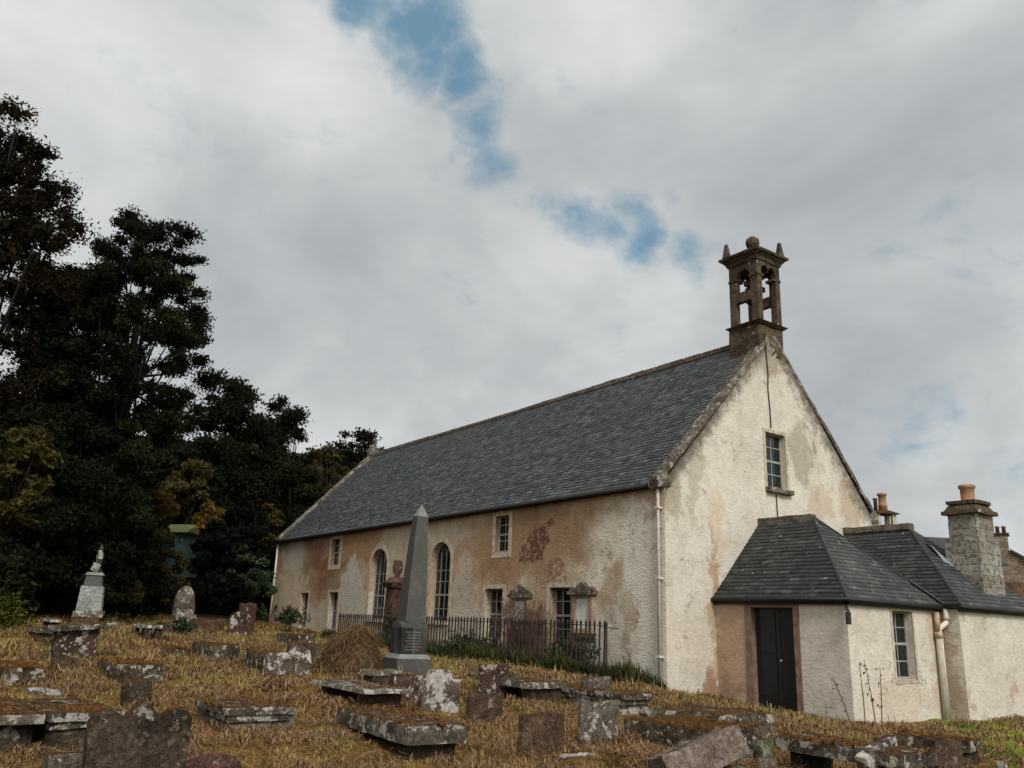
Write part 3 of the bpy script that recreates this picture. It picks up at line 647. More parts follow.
bm = bmesh.new(); pts = [onY(x, y, -.02) for x, y in ((764,333),(766,352),(768,372),(768,390),(770,410),(771,428))]; tube_bm(bm, pts, .016, 5)
toC(link('lightning_cable', bm_mesh('lightning_cable', bm), M['iron'])); bm = bmesh.new()
pts = [onY(x, y, -.02) for x, y in ((776,492),(777,505),(778,519))]; tube_bm(bm, pts, .014, 5)
toC(link('lightning_cable', bm_mesh('lightning_cable', bm), M['iron']))

# ---- bellcote
bx0, bx1, by0, by1 = 3.74, 4.74, .0, .98; bc = ((bx0+bx1)/2, (by0+by1)/2); bwx, bwy = (bx1-bx0)/2, (by1-by0)/2
bell = toC(rockbox('bellcote', bwx*2+.06, bwy*2+.06, .93, .12, .012, 61, mat=M['belfry'], loc=(bc[0], bc[1]+.03, 8.79)))
def toB(o): o.parent = bell; o.matrix_parent_inverse = Matrix.Translation(Vector((-bc[0], -bc[1]-.03, -8.79))); return o
toB(frustum('string_course', 9.68, 9.75, bwx+.04, bwy+.04, bwx+.12, bwy+.12, M['belfry'], loc=(*bc,0)))
toB(frustum('string_course', 9.752, 9.80, bwx+.12, bwy+.12, bwx+.02, bwy+.02, M['belfry'], loc=(*bc,0)))
ZB, ZT = 9.80, 11.62; th = .16; wX, wY = bwx*2, bwy*2
def dbl(a, b, z0, z1):                          # tall opening with a double-cusped head
    m = (a+b)/2; r = (b-a)/4; zs = z1-r; pts = [(a,z0),(b,z0)]
    pts += [(m+r+r*math.cos(math.pi*i/8), zs+r*math.sin(math.pi*i/8)) for i in range(8)]+[(m,zs-.03)]
    pts += [(m-r+r*math.cos(math.pi*i/8), zs+r*math.sin(math.pi*i/8)) for i in range(1, 9)]; return pts
for X, N_ in ((bx0, (1,0,0)), (bx1, (-1,0,0))):
    toB(panel('belfry_face', rect(.002, wY-.002, ZB, ZT), [rect(.22, wY-.22, ZB+.02, ZB+.66), archhole(.25, wY-.25, ZB+.95, ZT-.2)], th, ((X,by0,0),(0,1,0),(0,0,1),N_), M['belfry']))
for Y, N_ in ((by0-.003, (0,1,0)), (by1+.003, (0,-1,0))):
    toB(panel('belfry_face', rect(.004, wX-.004, ZB, ZT), [dbl(.2, wX-.2, ZB+.02, ZT-.14)], th, ((bx0,Y,0),(1,0,0),(0,0,1),N_), M['belfry']))
for sx in (-1,1):
    for sy in (-1,1):
        cx, cy = bc[0]+sx*(bwx-.13), bc[1]+sy*(bwy-.13); toB(box('impost', (cx-.15, cy-.15, 11.12), (cx+.15, cy+.15, 11.19), M['belfry']))
for z0, z1, a0, a1 in ((11.6,11.72,.03,.08),(11.722,11.8,.1,.14),(11.802,11.87,.19,.21),(11.872,12.02,.15,-.2)):
    toB(frustum('cornice', z0, z1, bwx+a0, bwy+a0, bwx+a1, bwy+a1, M['belfry'], loc=(*bc,0)))
toB(lathe('ball_finial', [(.09,0),(.07,.1),(.1,.14),(.17,.2),(.2,.3),(.18,.41),(.1,.49),(.02,.51)], M['belfry'], loc=(*bc,12.08)))
for sx, sy in ((-1,1),(1,-1),(1,1)):
    toB(frustum('pinnacle', 11.87, 12.36, .1, .1, .035, .035, M['belfry'], loc=(bc[0]+sx*(bwx+.03), bc[1]+sy*(bwy+.03), 0)))
toB(lathe('bell', [(.03,.42),(.12,.4),(.15,.3),(.17,.15),(.24,.02),(.25,0),(.2,.01),(.02,.3)], M['iron'], loc=(*bc,10.55)))
toB(box('headstock', (bx0+.1, bc[1]-.06, 10.95), (bx1-.1, bc[1]+.06, 11.09), M['iron']))
toC(box('apron_flashing', (bx0-.14, .3, 8.62), (bx0-.0, by1+.1, 8.74), M['belfry'], bev=.02))

# ---- chimney of the wing
ch = toC(rockbox('chimney', 1.08, .84, 2.0, .12, .018, 71, mat=M['chim_l'], loc=(7.54,-3.2,1.98), chip=.03))
def toCh(o): o.parent = ch; o.matrix_parent_inverse = Matrix.Translation(Vector((-7.54,3.2,-1.98))); return o
toCh(rockbox('chimney_shaft', .86, .70, .68, .11, .018, 72, mat=M['chim_l'], loc=(7.44,-3.25,3.93), chip=.03))
toCh(rockbox('chimney_cap', 1.04, .92, .1, .09, .014, 73, mat=M['belfry'], loc=(7.44,-3.25,4.53)))
toCh(frustum('chimney_cap', 4.62, 4.8, .46, .41, .36, .3, M['belfry'], loc=(7.44,-3.25,0)))
toCh(rockbox('chimney_cap', .84, .74, .09, .09, .014, 75, mat=M['belfry'], loc=(7.44,-3.25,4.79)))
toCh(lathe('chimney_pot', [(.17,0),(.185,.05),(.16,.08),(.165,.34),(.2,.37),(.2,.43),(.17,.45),(.13,.45),(.12,.2)], M['pot'], loc=(7.46,-3.25,4.86)))
bm = bmesh.new(); q = [onX(946,556,7.0), onX(955,560,7.0), onX(962,580,7.0), onX(953,578,7.0)]
q = [(6.75,-2.55,3.92),(7.0,-2.3,4.05),(7.02,-2.95,3.4),(6.8,-2.95,3.3)]; bm.faces.new([bm.verts.new((a,b,c-.12)) for a,b,c in q])
toC(link('chimney_lead', bm_mesh('chimney_lead', bm), M['lead']))

# ================================================================== MONUMENTS ON THE WALL
M['tablet'] = simple('bright_marble_tablet', (.52,.5,.45), .6, .15, 9)
def wall_monument(pl, pr, pt, pb, ptab, label, cut=1.0):
    a, b = onX(pr, 600)[1], onX(pl, 600)[1]; m = (a+b)/2; w = b-a
    zt = onX((pl+pr)/2, pt)[2]; zb = onX((pl+pr)/2, pb)[2]; zp = onX((pl+pr)/2, ptab)[2]
    e = empty('wall_monument', (0, m, zb), 0, label, 'wall monument')
    def P(o): o.parent = e; return o
    P(panel('frame', rect(-w*.42, w*.42, .02, zp-zb), [rect(-w*.27, w*.27, .12, zp-zb-.07)], .14, ((-.11,0,0),(0,1,0),(0,0,1),(1,0,0)), M['ochre_margin']))
    P(panel('tablet', rect(-w*.265, w*.265, .125, zp-zb-.075), [], .05, ((-.07,0,0),(0,1,0),(0,0,1),(1,0,0)), M['tablet']))
    P(panel('cornice', [(-w*.5,0),(w*.5,0),(w*.54,.09),(-w*.54,.09)], [], .2, ((-.2,0,zp-zb),(0,1,0),(0,0,1),(1,0,0)), M['grey']))
    h = zt-zp-.09; pts = [(-.5,0)]
    for i in range(31):
        u = -.5+i/30; v = (1-abs(u)*2)*.62+.18*abs(math.sin(u*13))+(.22 if abs(u) < .09 else 0)+(.16 if abs(u) > .38 else 0); pts.append((u, max(v, .05)))
    pts.append((.5,0)); P(panel('pediment', [(u*w, v*h*.95) for u, v in pts[1:-1]][::-1]+[(-.5*w,0),(.5*w,0)], [], .12, ((-.14,0,zp-zb+.092),(0,1,0),(0,0,1),(1,0,0)), M['grey']))
    P(panel('shelf', [(-w*.42,-.1),(w*.42,-.1),(w*.5,.015),(-w*.5,.015)], [], .2, ((-.19,0,0),(0,1,0),(0,0,1),(1,0,0)), M['brown']))
wall_monument(573, 597, 581, 634, 595, 'wall monument with bright white tablet and scrolled pediment, right of the nearest ground floor window')
wall_monument(513, 532, 583, 634, 598, 'wall monument with scrolled pediment half hidden behind the reddish shrub')

# ================================================================== GROUND
def axis(c, near, n, far):
    t = np.linspace(-1, 1, n); k = 5.2; return c+near*t+far*np.sinh(k*t)/np.sinh(k)
gx = axis(-4, 22, 280, 480); gy = axis(4, 26, 300, 560)
GX, GY = np.meshgrid(gx, gy); GZ = H(GX.ravel(), GY.ravel())
nxg, nyg = len(gx), len(gy); ii, jj = np.meshgrid(np.arange(nxg-1), np.arange(nyg-1)); a = (jj*nxg+ii).ravel()
me = np_mesh('ground', np.c_[GX.ravel(), GY.ravel(), GZ], np.c_[a, a+1, a+1+nxg, a+nxg], smooth=True)
def m_ground():
    t = NT('dry_grass_ground'); o = t.obj(); big = t.noise(o, .35, 5, .6); mid = t.noise(o, 2.2, 6, .7); fine = t.noise(o, 22, 5, .75)
    c = t.ramp(t.m_('ADD', t.m_('MULTIPLY', fine, .55), t.m_('MULTIPLY', mid, .45)), [(.3,(.035,.018,.008)),(.42,(.1,.052,.018)),(.53,(.2,.115,.034)),(.66,(.31,.2,.066))])
    c = t.mix(t.m_('MULTIPLY', t.ss(big, .52, .66), .5), c, (.09,.08,.022))
    s = t.sep(o)
    lawn = t.ss(t.m_('ADD', t.m_('SUBTRACT', t.m_('MULTIPLY', s[0], .755), s[1]), t.m_('MULTIPLY', t.m_('SUBTRACT', mid, .5), 1.0)), 6.2, 6.6)
    c = t.mix(lawn, c, t.ramp(mid, [(.35,(.08,.11,.015)),(.55,(.17,.2,.025)),(.7,(.27,.27,.04))]))
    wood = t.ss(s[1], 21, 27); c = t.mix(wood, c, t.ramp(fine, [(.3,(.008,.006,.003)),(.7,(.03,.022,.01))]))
    return t.out(c, .98, t.bump(t.m_('ADD', fine, mid), .06), .05)
g = link('ground', me, m_ground()); tag(g, kind='structure')
SKYB, SUNE, EXPO = .60, 1.5, .85

# ================================================================== GRAVES
PADS = []            # footprints kept free of tall grass: (x, y, cos, sin, half lx, half ly)
def moss_top(parent, lx, ly, z, n, dens=.5, seed=0, mat='litter', ln=.028, name='moss'):
    """clumps of dead moss and litter lying on a slab (local coordinates)"""
    rg = np.random.default_rng(seed+100); P = np.c_[rg.uniform(-lx/2, lx/2, n*3), rg.uniform(-ly/2, ly/2, n*3)]
    f = fnoise(P[:,0], P[:,1], 2.6, seed+.5)+fnoise(P[:,0], P[:,1], 9, seed+3.)*.4
    P = P[f > np.quantile(f, 1-dens)][:n]; P = P[(abs(P[:,0]) < lx/2-.04) & (abs(P[:,1]) < ly/2-.04)]; m = len(P)
    if m == 0: return
    V, Fq = blades(np.c_[P, np.full(m, z-.004)], rng.uniform(.5, 1.4, m)*ln, rng.uniform(.008, .018, m), 1.6)
    tag(link(name, np_mesh(name, V, Fq, np.tile(np.clip(rg.beta(2, 2.4, m), 0, 1), 2)), M[mat], parent), kind='stuff')
def slab(label, near, left, right, h, thick=.13, rot=0., tilt=(0,0), mat='slab', base='blocks', lyx=None, moss=.5, group=None, name='table_tomb', supmat=None, seed=None, maxl=2.1, tier=False, mn=900, cat='table tomb', chip=.05):
    seed = seed if seed is not None else int(abs(near[0]*3+near[1]))
    P = at(near[0], near[1], h); P3 = np.array([P[0], P[1], P[2]+h]); c, s = math.cos(R(rot)), math.sin(R(rot))
    lx = min(ext(P3, c, s, right), maxl); ly = min(ext(P3, -s, c, left), maxl) if lyx is None else lyx
    cx, cy = P[0]+c*lx/2-s*ly/2, P[1]+s*lx/2+c*ly/2; z0 = P[2]
    PADS.append((cx, cy, c, s, lx/2, ly/2))
    e = empty(name, (cx, cy, z0), R(rot), label, cat, group)
    t_ = (R(tilt[0]), R(tilt[1]), 0)
    rockbox('slab', lx, ly, thick, .07, .009 if base != 'mono' else .016, seed, mat=M[mat], parent=e, loc=(0,0,h-thick), rot=t_, chip=chip*.5 if base != 'mono' else .05, lowamp=.01 if base != 'mono' else .035, smooth=1 if base != 'mono' else 3)
    if tier: rockbox('moulding', lx*.93, ly*.95, .09, .1, .012, seed+1, mat=M[mat], parent=e, loc=(0,0,h-thick-.075), rot=t_)
    zz = h-thick-(.06 if tier else -.01)
    sm = M[supmat or mat]  # a dark supmat puts the shade under the slab into the support colour
    if moss > .55 and not any(tilt):      # moss hanging over the rim
        rg = np.random.default_rng(seed+7); m = int(200*(lx+ly)); t1 = rg.uniform(-1, 1, m); sd_ = rg.integers(0, 4, m)
        u = np.where(sd_ < 2, t1*lx/2, np.where(sd_ == 2, lx/2, -lx/2)); v = np.where(sd_ >= 2, t1*ly/2, np.where(sd_ == 0, ly/2, -ly/2))
        f = fnoise(u*1., v*1., 3.2, seed+9.); kp = f > .0; u, v, f = u[kp], v[kp], f[kp]; m = len(u)
        if m: 
            V, Fq = blades(np.c_[u*.985, v*.985, np.full(m, h-.008)-rg.uniform(0, thick*.5, m)*(f > .15)], rg.uniform(.03, .08, m), rg.uniform(.008, .018, m), 1.9); tag(link('moss_fringe', np_mesh('moss_fringe', V, Fq, np.tile(np.clip(rg.beta(2, 2.6, m), 0, 1), 2)), M['litter'], e), kind='stuff')
    gz = lambda ax, ay: h1(cx+c*ax-s*ay, cy+s*ax+c*ay)-z0-.08
    if base == 'mono': zz = -9
    if base == 'blocks':
        for k, (ax, ay, w, d) in enumerate(((0,-ly*.36,lx*.84,.2),(0,ly*.36,lx*.8,.18))):
            b = gz(ax, ay); 
            if zz-b > .03: rockbox('support', w, d, zz-b, .08, .015, seed+3+k, mat=sm, parent=e, loc=(ax, ay, b), chip=.03)
    elif base == 'solid':
        b = min(gz(-lx/2,-ly/2), gz(lx/2,-ly/2)); rockbox('base_block', lx*.86, ly*.9, zz-b, .1, .018, seed+3, mat=sm, parent=e, loc=(0,0,b), chip=.03)
    elif base == 'legs':
        for k, (ax, ay) in enumerate(((-.36,-.4),(.36,-.4),(-.36,.4),(.36,.4))):
            b = gz(ax*lx, ay*ly); rockbox('support', .16, .18, zz-b, .07, .012, seed+3+k, mat=sm, parent=e, loc=(ax*lx, ay*ly, b))
    if moss and not any(tilt): moss_top(e, lx*.96, ly*.96, h+.002, int(mn*.5*lx*ly), moss*.75, seed, ln=.02)
    return e
def stone(label, left, right, top, depth=.1, rot=0., tilt=0., mat='grey', prof=None, lean=0., group=None, name='headstone', cat='headstone', seed=None, cell=.045, amp=.008, hs=None, bury=.1, chip=.02, dist=None):
    """left/right: picture columns of the front foot; top: picture row of its head; left = (px,py) foot"""
    seed = seed if seed is not None else int(abs(left[0]*5+left[1]))
    P = at(*left) if dist is None else np.array(dirpt(left[0], dist)); c, s = math.cos(R(rot)), math.sin(R(rot)); w = min(ext(P, c, s, right), 2.0)
    D = np.linalg.norm(P[:2]-CAM[:2]); h = hs if hs else hgt(left[0], top, D)-P[2]
    cx, cy = P[0]+c*w/2-s*depth/2, P[1]+s*w/2+c*depth/2
    PADS.append((cx, cy, c, s, w/2, depth/2))
    o = rockbox(name, w, depth, h+bury, cell, amp, seed, top=prof, mat=M[mat], loc=(cx, cy, P[2]-bury), rot=(R(tilt), R(lean), R(rot)), chip=chip)
    return tag(o, label, cat, group)
# gravestone outlines: u in -1..1 -> height fraction
def round_(k=.35): return lambda u: 1-k*(1-math.sqrt(max(0, 1-min(1, abs(u))**2)))
def shoulders(u):
    a = abs(u); return 1-.0*a if False else (.80+.2*math.sqrt(max(0, 1-(a/.36)**2)) if a < .36 else .80+.10*math.sqrt(max(0, 1-((a-.68)/.32)**2))-.02)
def peaked(u):
    a = abs(u); return (1-.22*(a/.42)) if a < .42 else .78+.11*math.sqrt(max(0, 1-((a-.7)/.3)**2))
def notched(u): return 1. if -.62 < u < .5 else .8
def broken(sd, k=.2): return lambda u: 1-k*(.5+.5*noise.noise(Vector((u*1.7+sd, sd, 0))))-.05*noise.noise(Vector((u*6, sd, 1)))
def slant(k): return lambda u: 1-k*(u+1)/2

# foreground, left
stone('large dark mossy headstone with a peaked middle and round shoulders, nearest at the bottom edge', (80,790), 184, 700, .13, 2, 0, 'dark', peaked, hs=None, seed=4, cell=.03, chip=.03)
stone('low pale grey stone block lying just left of the big peaked headstone', (44,784), 84, 755, .22, 3, 0, 'grey', None, name='kerb_stone', cat='kerb stone', seed=5)
slab("wide mossy table tomb over a deep dark gap, cut off by the photo's left edge", (-38,716), 0, 46, .40, .1, 3, base='blocks', lyx=1.75, moss=.6, supmat='dark', seed=6, mn=1500)
slab('mossy table tomb with white lichen along its front edge, behind the big peaked headstone', (50,714), 40, 126, .38, .09, 4, base='solid', lyx=1.75, moss=.55, tier=True, seed=7, supmat='dark', mn=1500)
e = at(44,693,.4); rockb = rockbox('stone_fragment', .42, .12, .06, .05, .015, 8, mat=M['pale'], loc=(e[0], e[1], e[2]+.385), rot=(0,.05,.5), chip=.03); tag(rockb, 'curved pale broken piece of stone lying on the far edge of the leftmost tombs', 'stone fragment')
stone('dark broken slab leaning beside the white edged table tomb', (121,706), 152, 681, .12, -8, 14, 'dark', slant(-.12), lean=-6, name='broken_slab', cat='broken slab', seed=11)
slab('moss covered low tomb with a moulded grey edge, alone in the grass left of centre', (228,708), 195, 298, 0.3, 0.09, 2, tier=True, base='solid', moss=0.7, supmat='grey', seed=12, mn=1600)
e = at(288,727); tag(rockbox('loose_stone', .09, .08, .13, .03, .012, 13, mat=M['white'], loc=(e[0], e[1], e[2]-.02), rot=(.1,.2,.4)), 'small loose whitish stone in the grass right of the moulded low tomb', 'loose stone')
stone('dark purple red stone with a rounded top at the bottom edge of the photo', (183,800), 246, 757, .14, 5, -20, 'redplain', round_(.3), seed=14, cell=.035)
slab('thick white spotted table slab under brown moss, largest in the centre foreground', (408,727), 331, 471, 0.36, 0.19, -4, base='blocks', supmat='dark', moss=.7, seed=15, chip=.09, mn=1600)
slab('table slab with pale edges and a dark hollow beneath, left of the obelisk foot', (364,689), 313, 412, .33, .07, -2, base='blocks', mat='pale', supmat='redplain', moss=.2, seed=16)
stone("red brown stone with a white corner, left of the pair before the obelisk", (392,706), 421, 674, .15, 4, 0, 'red', slant(.05), seed=17)
stone("squat stone covered in white lichen with a narrower stepped head, before the obelisk", (421,713), 459, 670, .12, -4, 0, 'white', notched, seed=18)
# middle left
slab('mossy block tomb between the dead grass heap and the far end of the church', (318,645), 287, 336, 0.38, 0.5, 0, base='mono', moss=.7, seed=19, supmat='dark', mat='turf')
slab('long dark ledge of a tomb with white spots by the far corner of the church', (298,635), 250, 316, 0.3, 0.4, -4, base='mono', supmat='dark', mat='turf', moss=.3, seed=20)
slab('tilted tomb slab covered in brown grass behind the white round headed stone', (268,654), 243, 298, 0.36, 0.46, -6, base='mono', supmat='dark', moss=.95, seed=21, mn=2200, mat='turf')
slab("low mossy slab with white spots on its dark edge, below the small reddish headstone", (213,645), 192, 242, 0.3, 0.4, 0, base='mono', supmat='dark', moss=.7, seed=22, mat='turf')
stone('small reddish headstone with white lichen spots and a rounded top, in the middle distance', (229,634), 250, 611, .16, 4, 0, 'red', round_(.35), seed=23)
stone('dark red upright stone behind the spotted reddish headstone', (246,622), 254, 600, .14, 2, 0, 'redplain', broken(2), seed=24, dist=31)
stone('squat white and dark patched stone, left one of the touching pair', (267,676), 290, 651, .18, 10, 0, 'white', broken(5,.12), seed=25)
stone('round headed white rimmed stone with a red centre, right one of the touching pair', (286,675), 311, 645, .14, -2, 0, 'white', round_(.5), seed=26)
stone('grey round headed headstone standing against the dark yew', (180,613), 192, 585, .14, 0, 0, 'grey', round_(.45), seed=27, dist=29)
stone('small pale broken stone at the foot of the grey round headed headstone', (184,618), 195, 606, .1, 8, 0, 'pale', broken(7,.4), seed=28, dist=28.5)
slab('small table tomb with a pale slab right of the white urn monument', (148,625), 133, 163, .35, .08, 0, base='legs', supmat='dark', mat='pale', moss=.3, seed=29)
slab('small dark mossy tomb between the pale table tomb and the grey round headed headstone', (168,623), 156, 182, 0.3, 0.4, 0, base='mono', supmat='dark', moss=.7, seed=30, mat='turf')
slab('moss covered thick slab right of the square red block', (117,664), 97, 164, 0.3, 0.44, 0, base='mono', supmat='dark', moss=.95, seed=31, mn=2000, mat='turf')
slab('low dark slab in yellow grass beyond the thick moss covered slab', (166,648), 149, 191, 0.17, 0.3, -5, base='mono', supmat='dark', mat='turf', moss=.6, seed=32)
slab("low dark edged slab between the square red block and the photo's left edge", (8,668), -25, 48, 0.26, 0.36, 2, base='mono', supmat='dark', moss=.85, seed=33, mn=1800, mat='turf')
slab("small low tomb with a thin pale lid just right of the fern like bush", (38,629), 26, 55, 0.28, 0.08, 0, base='solid', supmat='brown', moss=.3, seed=34)
slab('pale thin slab raised on dark blocks left of the white urn monument', (50,619), 38, 63, .34, .07, -3, base='blocks', supmat='dark', mat='pale', moss=.2, seed=35)
stone('square dark red block spotted with white lichen in front of the urn monument', (53,661), 95, 627, .45, 2, 0, 'red', None, name='block_tomb', cat='block tomb', seed=36, cell=.06)
e = at(53,661); c_ = rockbox('tilted_slab', 1.15, .75, .09, .09, .02, 37, mat=M['slab'], loc=(e[0]+.42, e[1]+.25, hgt(75,627,np.linalg.norm(e[:2]-CAM[:2]))-.03), rot=(0,-.08,.03), chip=.04); tag(c_, 'thin tilted slab edged with yellow moss lying on the square red block', 'slab')
e = at(64,672); tag(rockbox('boulder', .42, .3, .24, .06, .03, 38, mat=M['brown'], loc=(e[0], e[1], e[2]-.04)), 'round brown boulder at the foot of the square red block', 'boulder')
e = at(207,632); tag(rockbox('boulder', .9, .6, .45, .09, .06, 39, mat=M['brown'], loc=(e[0], e[1], e[2]-.08), rot=(0,0,.3), smooth=3), 'low brown boulder left of the small reddish spotted headstone', 'boulder')
e = at(434,650); tag(rockbox('stone_block', .34, .3, .3, .06, .02, 40, mat=M['brown'], loc=(e[0], e[1], e[2]-.06)), 'small brown stone block right of the obelisk, before the railings', 'stone block')
# centre right
stone('reddish headstone whose upper half is white, behind a shorter brown stone', (480,701), 508, 664, .09, 2, 0, 'red', None, seed=43)
stone('short plain brown stone in front of the half white headstone', (468,722), 502, 692, .1, 0, 4, 'brown', slant(.12), seed=44)
slab('irregular pale brown slab raised on stones below the railings', (532,682), 480, 568, 0.33, 0.11, 8, base='blocks', mat='slab', supmat='dark', moss=.45, seed=45, chip=.12, mn=1200)
stone('squarish dark brown headstone alone in the grass, bottom centre', (522,753), 564, 714, .1, 0, 0, 'brown', broken(9,.05), seed=46)
stone('grey white topped headstone behind the streaked grey one', (583,708), 611, 679, .08, 0, 0, 'grey', slant(-.08), seed=47)
stone('streaked grey headstone with visible left edge, front one of two near the church corner', (581,748), 618, 703, .09, -6, 0, 'grey', slant(-.06), seed=48)
bm = bmesh.new(); e = at(580,760); pts = [(.22*math.cos(a), .16*math.sin(a), .05) for a in np.linspace(-.5, 2.6, 12)]; tube_bm(bm, pts, [.03]*12, 7)
tag(link('kerb_ring', bm_mesh('kerb_ring', bm, True), M['pale'], None, (e[0], e[1], e[2]-.02)), 'half buried curved stone ring in the grass right of the brown squarish headstone', 'kerb ring')
slab('mossy slab on stepped layers of pale stone close to the church corner', (624,694), 549, 654, 0.34, 0.09, -2, base='solid', supmat='pale', moss=.7, seed=49, tier=True, mn=1400, mat='slab')
slab('long white flecked slab nearest the porch door, mossy at its right end', (722,716), 639, 774, 0.3, 0.42, 6, base='mono', supmat='dark', mat='slab', moss=0.6, seed=50, maxl=2.6, mn=1200)
slab('long rubble like mossy slab in front of the white flecked slab', (712,730), 622, 772, 0.34, 0.46, 4, base='mono', supmat='dark', mat='turf', moss=0.8, seed=51, maxl=2.6, mn=1500)
e = at(704,776); tag(rockbox('fallen_block', 1.05, .5, .34, .06, .014, 52, mat=M['rough'], loc=(e[0]+.05, e[1]+.05, e[2]+.02), rot=(R(-14), R(-19), R(-14)), chip=.03), 'big rough pinkish fallen block tilted up to the right, bottom centre right', 'fallen block')
e = at(685,772); tag(rockbox('dark_post_stub', .16, .14, .3, .05, .012, 53, mat=M['dark'], loc=(e[0], e[1], e[2]-.05), rot=(0,-.25,0)), 'dark stub of stone propping the big pinkish fallen block', 'stone stub')
for k, (px, py, w, h, mt, lb) in enumerate(((764,762,.2,.30,'green','green lichened upright block right of the pinkish fallen block'),(746,764,.2,.2,'green','lower green lichened block touching the pinkish fallen block'),(768,784,.2,.28,'rough','brown rubble stone below the green lichened blocks at the bottom edge'),(755,790,.22,.2,'brown','mossy brown rubble stone at the bottom edge beside the white lump'))):
    e = at(px, py); tag(rockbox('rubble_stone', w, w*.8, h, .05, .018, 54+k, mat=M[mt], loc=(e[0], e[1], e[2]-.03), rot=(0,.1*k-.1,.3*k), chip=.03), lb, 'rubble stone')
e = at(740,790); tag(rockbox('white_lump', .36, .22, .22, .05, .02, 58, mat=M['white'], loc=(e[0], e[1], e[2]-.03), rot=(0,-.1,.1), smooth=3), 'white lichened lump of stone cut by the bottom edge, right of the pinkish block', 'stone lump')
slab('very long slab with a deep black gap beneath, lower right by the leaning stone', (900,754), 775, 938, 0.5, 0.15, 0, base='blocks', supmat='dark', moss=0.6, seed=59, lyx=None, maxl=3.2, mn=1200, mat='slab')
stone('leaning broken stone streaked orange and white at the lower right', (884,800), 912, 729, .12, 12, -3, 'white', slant(.3), lean=-26, seed=60)
stone('small dark square headstone at the bottom edge near the right corner', (940,790), 966, 741, .16, -6, 0, 'brown', slant(.03), seed=61)
slab('broad leaf littered slab before the porch window, dark beneath its front edge', (968,741), 893, 981, 0.32, 0.15, 10, base='blocks', supmat='dark', mat='turf', moss=.9, seed=62, maxl=2.6, mn=1800)
e = at(874,713); tag(rockbox('stone_block', .34, .26, .16, .05, .014, 63, mat=M['dark'], loc=(e[0], e[1], e[2]-.03)), 'small dark stone block against the grass below the porch window', 'stone block')
e = at(1003,768); tag(rockbox('loose_stone', .1, .1, .08, .03, .012, 64, mat=M['white'], loc=(e[0], e[1], e[2]-.01)), 'small pale loose stone in the grass at the bottom right corner', 'loose stone')
e = at(886,748); tag(rockbox('rubble_stone', .24, .2, .16, .05, .018, 65, mat=M['dark'], loc=(e[0], e[1], e[2]-.03)), 'dark rubble stone behind the leaning orange and white stone', 'rubble stone')

# ---- obelisk
M['inscr'] = simple('cut_letters', (.13,.13,.12), .9)
P = at(406, 676); D = np.linalg.norm(P[:2]-CAM[:2]); k = D/F
ob = empty('obelisk', P, R(-5), 'tall grey granite obelisk leaning slightly, on an inscribed pedestal before the church', 'obelisk')
TI = (0, 0, 0)
zl = lambda py: hgt(410, py, D)-P[2]
def OB(o): o.parent = ob; return o
w1 = .315
z1, z2, z3, z4 = zl(657), zl(622), zl(516), zl(505)
OB(frustum('plinth', -.2, z1-.02, w1+.06, w1+.06, w1+.05, w1+.05, M['granite'])); OB(frustum('plinth_cap', z1-.02, z1+.06, w1+.045, w1+.045, w1-.02, w1-.02, M['granite_pale']))
bm = bmesh.new(); hw = w1-.04
for ang in range(4):
    c_, s_ = math.cos(ang*math.pi/2), math.sin(ang*math.pi/2)
    pts = [(-hw,z1+.06),(hw,z1+.06),(hw,z2-.11)]+[(hw*math.cos(t)*.96, z2-.11+.12*math.sin(t)) for t in np.linspace(.05, math.pi-.05, 12)]+[(-hw,z2-.11)]
    panel_bm(bm, pts, [], hw*.9, ((s_*hw+0, -c_*hw, 0), (c_, s_, 0), (0,0,1), (-s_, c_, 0)))
OB(link('pedestal', bm_mesh('pedestal', bm), M['granite']))
OB(frustum('pedestal_cap', z2-.13, z2+.02, hw-.03, hw-.03, hw-.1, hw-.1, M['granite_pale']))
sh = OB(frustum('shaft', z2-.0, z3, .22, .22, .12, .12, M['granite'])); 
tip = OB(frustum('tip', z3, z4+.02, .12, .12, .012, .012, M['granite_pale']))
for q in (sh, tip): q.rotation_euler = (0, R(1.6), 0)
# cut inscription on the pedestal: short engraved strokes, too small in the photograph to read as letters
rr = random.Random(3)
for row in range(9):
    x = -hw*.72+rr.uniform(0,.06); zr = z2-.2-row*.055
    if zr < z1+.1: break
    bm = bmesh.new()
    while x < hw*.7-rr.uniform(0,.1):
        l = rr.uniform(.012,.035); add_box(bm, x, x+l, -hw-.003, -hw+.002, zr, zr+.02); x += l+rr.uniform(.008,.02)
    OB(link('inscription_line', bm_mesh('inscription_line', bm), M['inscr']))

slab('flat pale grave slab half under the left side of the obelisk', (372,670), 360, 402, 0.3, 0.1, 0, base='solid', supmat='dark', mat='pale', moss=.5, seed=66, maxl=1.2)

# ---- red sandstone urn monument behind the obelisk
P = onX(394, 620, -.72); P[2] = h1(P[0], P[1]); D = np.linalg.norm(P[:2]-CAM[:2]); zl = lambda py: hgt(392, py, D)-P[2]
um = empty('urn_monument', P, 0, 'dark red sandstone pedestal with a moulded cap and urn, half hidden behind the obelisk', 'urn monument')
def UM(o): o.parent = um; return o
kk = D/F
UM(frustum('pedestal', -.2, zl(588), 8.5*kk, 8.5*kk, 7.*kk, 7.*kk, M['redplain'])); UM(frustum('pedestal_cap', zl(588)+.002, zl(583), 9*kk, 9*kk, 11*kk, 11*kk, M['dark'])); UM(frustum('pedestal_cap', zl(583)+.002, zl(577), 9.5*kk, 9.5*kk, 5*kk, 5*kk, M['brown']))
UM(lathe('urn', [(3.5*kk,0),(2.2*kk,.08),(4.6*kk,.2),(4.9*kk,.36),(4.1*kk,.5),(3.9*kk,.56)], M['brown'], loc=(0,0,zl(577)-.02)))
